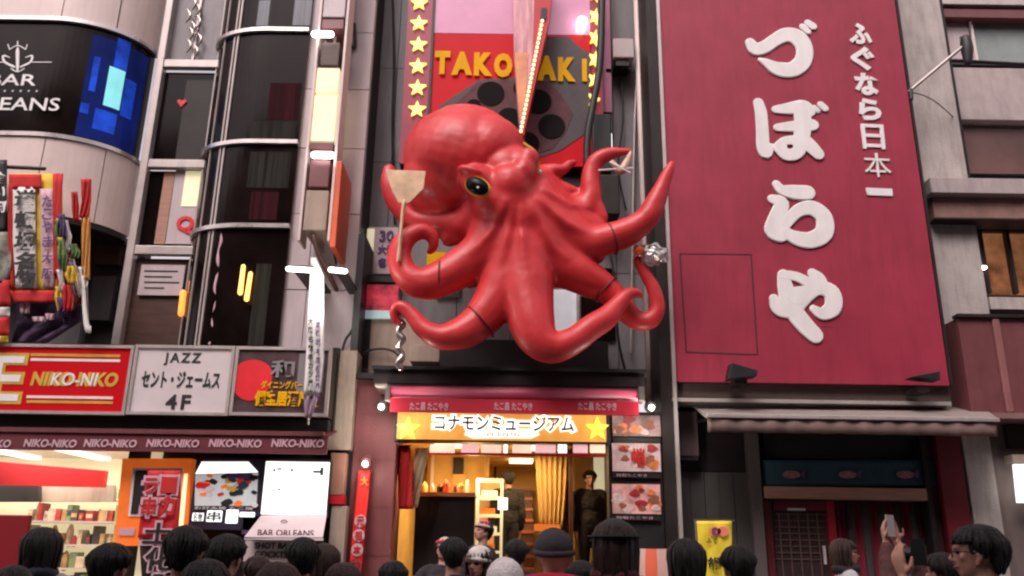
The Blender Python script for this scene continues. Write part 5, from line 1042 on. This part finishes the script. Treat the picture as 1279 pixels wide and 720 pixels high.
def lip_mesh():
    m = MB(); m.tube([(-.02, .081, 1.556), (0, .0925, 1.556), (.02, .081, 1.556)], [.004, .0062, .004], 8); me = bpy.data.meshes.new('mouth'); m.bm.to_mesh(me); m.bm.free(); return me
LPM = lip_mesh()
def raw(mb, nm):
    bmesh.ops.recalc_face_normals(mb.bm, faces=mb.bm.faces); me = bpy.data.meshes.new(nm); mb.bm.to_mesh(me); mb.bm.free(); return me
def hair_mesh(kind, seed):
    rng = random.Random(seed); m = MB(); c = Vector((0, -.02, 1.632))
    drop = {'short': .04, 'bob': .12, 'long': .26}[kind]
    m.ball(c, (.084, .101, .098), 30, 20)
    for v in m.bm.verts:
        v.co += (v.co - c).normalized() * .007 * noise.noise(v.co * 24 + Vector((seed, 0, 0)))
        d = v.co - c
        if v.co.y > .035 and v.co.z < 1.675: v.co = c + d * .72
        elif d.z < -.02 and kind == 'short' and v.co.y > -.06: v.co = c + d * .8
        elif d.z < 0 and v.co.y < .03: v.co.z -= drop * (min(1, -d.z / .09)) * .75; v.co.y -= .004
    for i in range(210):       # locks from the crown outwards
        a = rng.uniform(0, math.tau); f = rng.uniform(.75, 1.06); front = math.cos(a) > .35
        L = drop * rng.uniform(.3, 1.1)
        ox, oy = math.sin(a), math.cos(a); u = rng.uniform(.96, 1.08); side = kind == 'short' and abs(ox) > .6 and oy > -.55
        sw = rng.uniform(-.03, .03)
        ez = (1.672 + rng.uniform(-.02, .02)) if front else 1.585 - L
        pts = [(c.x + ox * .012, c.y - .01 + oy * .012, c.z + .104), (ox * .06 * f, c.y + oy * .068 * f, c.z + .078 + .006 * f), (ox * .088 * u + sw * .6, c.y + oy * .104 * u, c.z + .03)]
        if front: pts.append((ox * .089, c.y + oy * .107, ez))
        else:
            if side: ez = 1.612 + rng.uniform(-.02, .012)
            if kind == 'short':
                k_ = rng.uniform(.66, .8); m.tube(pts + [(ox * .086 * u, c.y + oy * .1 * u, (ez + 1.64) / 2), (ox * k_ * .09, c.y + oy * .098 * (k_ + .06), ez - (0 if side else .012))], [.005, .008, .008, .006, .0025], 5, sub=2); continue
            pts += [(ox * .089 * u + sw * .5, c.y + oy * .103 * u, (ez + 1.64) / 2), (ox * (.082 + rng.uniform(-.01, .014)) + sw, c.y + oy * .092 + rng.uniform(-.012, .012), ez)]
        m.tube(pts, [.008, .014, .015, .014, .006][:len(pts)] if len(pts) == 5 else [.006, .0095, .009, .003], 5, sub=2)
    return raw(m, 'hair_' + kind)
HM = {k: [hair_mesh(k, s) for s in (1, 2)] for k in ('short', 'bob', 'long')}
def simple(nm, fn): m = MB(); fn(m); return raw(m, nm)
def knit(m):
    m.ball((0, -.018, 1.655), (.098, .115, .1), 40, 22)
    for v in m.bm.verts:
        a = math.atan2(v.co.x, v.co.y + .018); v.co += (v.co - Vector((0, -.018, 1.655))).normalized() * .004 * math.cos(a * 22)
        if v.co.z < 1.635: v.co.z = 1.635 - (1.635 - v.co.z) * .12
    m.tube([(math.sin(t) * .094, -.018 + math.cos(t) * .112, 1.638 + .012 * math.cos(t)) for t in [i / 18 * math.tau for i in range(19)]], .017, 8, sub=1)
def capf(m):
    m.ball((0, -.018, 1.665), (.094, .112, .085), 30, 18)
    for v in m.bm.verts:
        if v.co.z < 1.652: v.co.z = 1.652 - (1.652 - v.co.z) * .12
    m.prism([(x * .11, -.02 + .105 + .075 * math.sqrt(max(0, 1 - x * x)) if abs(x) < 1 else .06, 1.655 - .02 * abs(x)) for x in [i / 6 - 1 for i in range(13)]], (0, 0, .006)); m.prism([(.135 * math.cos(t), -.02 + .145 * math.sin(t), 1.655) for t in [i / 20 * math.tau for i in range(20)]], (0, 0, .008))
def towel(m):
    m.ball((0, -.016, 1.652), (.089, .106, .096), 30, 18)
    for v in m.bm.verts:
        if v.co.z < 1.645: v.co.z = 1.645 - (1.645 - v.co.z) * .15
        v.co += v.co.normalized() * .004 * noise.noise(v.co * 40)
def band(m):
    m.tube([(math.sin(t) * .089, -.016 + math.cos(t) * .106, 1.668 + .012 * math.cos(t)) for t in [i / 18 * math.tau for i in range(19)]], .018, 9, sub=1); m.ball((.05, -.13, 1.66), (.03, .02, .025), 10, 8); m.tube([(.05, -.13, 1.66), (.09, -.15, 1.69)], [.015, .02], 8)
def furf(m):
    rng = random.Random(3)
    for i in range(210):
        t = rng.uniform(0, math.tau); p = Vector((.13 * math.sin(t), -.07 + .1 * math.cos(t), 1.44 + rng.uniform(-.02, .05) - .02 * math.cos(t))); m.ball(p, (.03, .03, .026), 6, 5)
    for v in m.bm.verts: v.co += Vector((rng.uniform(-1, 1), rng.uniform(-1, 1), rng.uniform(-1, 1))) * .006
def hoodf(m):
    m.tube([(.14 * math.sin(t), -.1 + .11 * math.cos(t), 1.46 - .03 * math.cos(t)) for t in [i / 16 * math.tau for i in range(17)]], .055, 12, sub=1)
def scarff(m):
    m.tube([(.085 * math.sin(t), -.015 + .09 * math.cos(t), 1.47 + .012 * math.sin(3 * t)) for t in [i / 18 * math.tau for i in range(19)]], .04, 12, sub=1)
def upf(m):      # raised hood round the head
    m.ball((0, -.035, 1.625), (.112, .125, .125), 30, 20)
    for v in m.bm.verts:
        if v.co.y > .045: v.co.y = .045 - (v.co.y - .045) * .9
        v.co += v.normal * .006 * noise.noise(v.co * 22)
    m.tube([(.105 * math.sin(t), .04, 1.62 + .12 * math.cos(t)) for t in [i / 16 * math.tau for i in range(17)]], .022, 8, sub=1)
def glassf(m):
    for s in (-1, 1): m.torus((.03 * s, .098, 1.617), (0, 1, 0), .021, .0025, 20, 6); m.tube([(.052 * s, .096, 1.62), (.08 * s, .05, 1.622), (.084 * s, -.01, 1.615)], .0025, 6)
    m.tube([(-.01, .1, 1.62), (.01, .1, 1.62)], .0025, 6)
def camf(m):
    m.box(-.072, .072, .2, .262, 1.56, 1.65); m.box(-.03, .03, .205, .26, 1.6505, 1.675)
    m.cyl((0, .2625, 1.603), (0, .335, 1.603), .036, .038, seg=20); m.box(.04, .062, .21, .24, 1.6505, 1.658)
def phonef(m): m.box(-.04, .04, .33, .34, 1.84, 1.985)
XM = {k: simple(k, f) for k, f in dict(knit=knit, cap=capf, towel=towel, band=band, fur=furf, hood=hoodf, scarf=scarff, up=upf, glasses=glassf, camera=camf, phone=phonef).items()}
def put(me, name, m, root, smooth=True):
    o = bpy.data.objects.new(name, me); C.objects.link(o); o.parent = root
    if not me.materials: me.materials.append(None)
    o.material_slots[0].link = 'OBJECT'; o.material_slots[0].material = m
    if smooth and not me.polygons[0].use_smooth: me.polygons.foreach_set('use_smooth', [True] * len(me.polygons))
    return o
def person(px, top, Y, face, pose, hair, hm, jac, tro, label, extra=(), base=.03, group='people in the crowd before the shops', lean=0.):
    pt = P(px, top, Y); k = (pt.z - base) / 1.74
    r = thing('person', label, 'person', (pt.x, Y, base), group, math.radians(face)); r.scale = (k, k, k); r.rotation_euler.x = math.radians(lean)
    b, j = PM[pose]; put(b, 'body', M['skin'], r); put(j, 'jacket', jac, r); put(TRM, 'trousers', tro, r)
    for s in (-1, 1): put(SHM[s], 'shoe', M['ink'], r); put(EYM[s], 'eye', M['eye_black'], r)
    put(LPM, 'mouth', M['lips'], r)
    if hair: put(HM[hair][int(px) % 2], 'hair', hm, r)
    for key, name, m in extra: put(XM[key], name, m, r, key not in ('camera', 'phone'))
    return r, k
ck = lambda n, *c: cloth_m(n, c)
def cloth_m(n, c): return mat(n, c, .85, var=.14, scale=8, bump=.3, bscale=45)
CJ = dict(black=cloth_m('black coat cloth', (.014, .013, .016)), grey=cloth_m('grey coat cloth', (.12, .11, .12)), lgrey=cloth_m('light grey coat cloth', (.4, .38, .4)), navy=cloth_m('navy coat cloth', (.02, .025, .05)),
          red=cloth_m('crimson hooded coat', (.42, .006, .035)), white=cloth_m('white coat cloth', (.7, .66, .62)), green=cloth_m('dark green cap cloth', (.018, .035, .032)), brown=cloth_m('brown coat cloth', (.09, .035, .03)),
          peach=cloth_m('peach coat cloth', (.55, .28, .18)), maroon=cloth_m('maroon coat cloth', (.09, .012, .025)), plum=cloth_m('dark plum coat', (.04, .012, .035)), happi=cloth_m('staff navy coat', (.02, .015, .02)), fur=mat('white fur', (.75, .7, .68), .9, bump=.9, bscale=60, var=.1), cream=cloth_m('cream towel', (.6, .52, .4)), pinkr=cloth_m('pink red band', (.7, .08, .12)), gknit=cloth_m('charcoal knit', (.045, .038, .042)))
H, HB = M['hair'], M['hair_brown']
person(57, 659, 5.2, 12, 'down', 'bob', H, CJ['lgrey'], CJ['navy'], 'person with black bobbed hair and light grey jacket before the white shelving', [('scarf', 'scarf', CJ['navy'])])
person(143, 678, 4.3, -10, 'down', 'short', H, CJ['black'], CJ['black'], 'short black haired person in black, beneath the orange board corner')
person(236, 656, 4.2, 8, 'down', 'short', H, CJ['navy'], CJ['black'], 'tall dark haired person in navy covering the foot of the calligraphy banner')
person(287, 667, 4.7, -14, 'down', 'short', H, CJ['black'], CJ['black'], 'dark haired person in black under the lit food picture case')
person(379, 671, 5.0, 20, 'down', 'short', H, CJ['grey'], CJ['black'], 'person in a grey coat under the pink bar canopy')
person(408, 679, 6.0, -25, 'down', 'bob', HB, CJ['brown'], CJ['black'], 'brown haired person in a brown coat at the left of the brick red pillar')
person(322, 694, 5.6, 35, 'down', 'short', HB, CJ['maroon'], CJ['black'], 'short person in a maroon coat low under the lettered board')
person(540, 664, 8.9, 165, 'work', 'short', H, CJ['happi'], CJ['black'], 'cook with cream towel and pink knot on the head, bending left of the doorway', [('towel', 'head_towel', CJ['cream']), ('band', 'knotted_band', CJ['pinkr'])], group='cooks at the shop front', lean=14)
person(583, 648, 9.6, 125, 'work', 'short', H, CJ['happi'], CJ['black'], 'cook with a red headband over a white towel, before the pale drawer cabinet', [('towel', 'head_towel', CJ['pinkr']), ('band', 'knotted_band', CJ['cream'])], base=.3, group='cooks at the shop front', lean=8)
person(567, 671, 6.3, 5, 'down', 'short', H, CJ['plum'], CJ['black'], 'dark haired person seen from behind between the two cooks')
person(598, 684, 6.4, 150, 'down', 'bob', HB, CJ['peach'], CJ['black'], 'person in a peach coat and white knit cap, facing the street below the cabinet', [('knit', 'knit_cap', CJ['white'])])
person(632, 700, 5.1, 10, 'down', None, H, CJ['white'], CJ['black'], 'person with a raised white fluffy hood at the bottom centre', [('up', 'raised_hood', CJ['fur'])])
person(646, 673, 7.4, 0, 'down', 'short', H, CJ['black'], CJ['black'], 'dark haired person in black before the staircase')
person(692, 664, 4.3, -6, 'down', None, H, CJ['red'], CJ['black'], 'person in charcoal knit cap and crimson coat with white fur at the collar', [('knit', 'knit_cap', CJ['gknit']), ('hood', 'lowered_hood', CJ['red']), ('fur', 'fur_trim', CJ['fur'])])
person(766, 650, 4.4, 8, 'down', 'long', HB, CJ['plum'], CJ['black'], 'person with long brown hair under a dark green brimmed cap', [('cap', 'brimmed_cap', CJ['green']), ('scarf', 'scarf', CJ['maroon'])])
person(857, 673, 5.2, -20, 'down', 'bob', H, CJ['black'], CJ['black'], 'person with black bobbed hair left of the yellow flag')
person(919, 681, 4.9, 4, 'down', 'short', H, CJ['navy'], CJ['black'], 'black haired person in front of the yellow flag')
person(1055, 673, 8.0, -100, 'down', 'bob', HB, CJ['lgrey'], CJ['navy'], 'person in glasses and light grey coat, looking right before the red doors', [('glasses', 'glasses', CJ['black']), ('scarf', 'scarf', CJ['black'])])
r, k = person(1214, 655, 3.85, 64, 'camera', 'short', H, CJ['grey'], CJ['black'], 'person in grey coat raising a black camera with both hands at the lower right', [('glasses', 'glasses', CJ['black'])])
def held(key, name, m, r, label, cat):
    o = put(XM[key], name, m, None, False); o.location = r.location; o.rotation_euler = r.rotation_euler; o.scale = r.scale; tagit(o, label, cat); return o
held('camera', 'camera_held', M['black'], r, 'black camera held up by the person in grey at the lower right', 'camera')
r, k = person(1172, 690, 5.3, 30, 'high', 'short', H, CJ['brown'], CJ['black'], 'person in brown mostly hidden behind the black camera, holding a phone up high')
held('phone', 'mobile_phone', M['tile_wall'], r, 'pale phone held up high against the wooden lintel', 'phone')
person(737, 587, 13.3, 186, 'down', 'short', H, CJ['happi'], CJ['black'], 'dark clad person standing inside the shop doorway before the bright niche', base=1.0, group='people inside the shop')
person(634, 588, 13.4, 20, 'down', 'short', H, CJ['black'], CJ['black'], 'dark silhouetted person beside the staircase inside the shop', base=1.05, group='people inside the shop')
for (px, wd, Y) in ((737, .7, 13.3), (634, .5, 13.4)):
    q = P(px, 600, Y); tagit(MB().box(q.x - wd / 2, q.x + wd / 2, Y - .25, Y + .3, .3, 1.02 if px > 700 else 1.05).build('raised_step', M['brown'], RM))
rng = random.Random(77)
more = [(20, 706, 4.6, 'navy', 'lowest'), (262, 698, 3.6, 'black', 'nearest of all at the lower left'), (350, 702, 4.2, 'navy', 'low, right of the lettered board'),
        (432, 703, 5.2, 'grey', 'low, at the foot of the brick red pillar'), (492, 700, 5.6, 'black', 'low, left of the cook with the cream towel'), (727, 700, 5.8, 'black', 'low, between the knit cap and the brimmed cap'),
        ]
for px, top, Y, cj, wh in more:
    person(px, top, Y, rng.uniform(-35, 35), 'down', rng.choice(['short', 'short', 'bob']), rng.choice([H, H, HB]), CJ[cj], CJ['black'], 'dark haired person in %s coat, %s' % ({'plum': 'dark plum'}.get(cj, cj), wh))
# paper lantern low at the right of the door
PL = thing('striped_lantern', 'orange and white striped paper lantern glowing low right of the shop door', 'lantern', P(818, 735, 6.2))
for i in range(8):
    c = P(818, 712, 6.2); a0, a1 = i * math.tau / 8, (i + 1) * math.tau / 8
    MB().sheet([[(c.x + (.1 + .015 * math.sin(v * math.pi / 6)) * math.sin(a0 + (a1 - a0) * u / 3), 6.2 + (.1 + .015 * math.sin(v * math.pi / 6)) * math.cos(a0 + (a1 - a0) * u / 3), c.z - .13 + v * .045) for u in range(4)] for v in range(7)]).build('paper_stripe', [mat('lantern orange paper', (.75, .14, .07), .7, emit=.25), mat('lantern pale paper', (.7, .42, .36), .7, emit=.2)][i % 2], PL, smooth=True)
c = P(818, 712, 6.2); MB().cyl((c.x, 6.2, 0.03), (c.x, 6.2, c.z - .14), .02).build('post', M['black'], PL); MB().cyl((c.x, 6.2, c.z - .14), (c.x, 6.2, c.z - .12), .09, seg=20).build('base_ring', M['ink'], PL)
ys = thing('lit_yellow_box', 'small glowing yellow lamp box next to the striped lantern', 'lamp', P(804, 730, 6.3)); q = P(803, 712, 6.3); MB().box(q.x - .04, q.x + .04, 6.3, 6.38, q.z - .12, q.z + .07).build('lit_face', mat('yellow lamp glow', (1, .85, .35), .5, emit=1.2), ys, bevel=.01); MB().cyl((q.x, 6.34, .03), (q.x, 6.34, q.z - .12), .015).build('post', M['black'], ys)
bpy.data.scenes.remove(TMP)
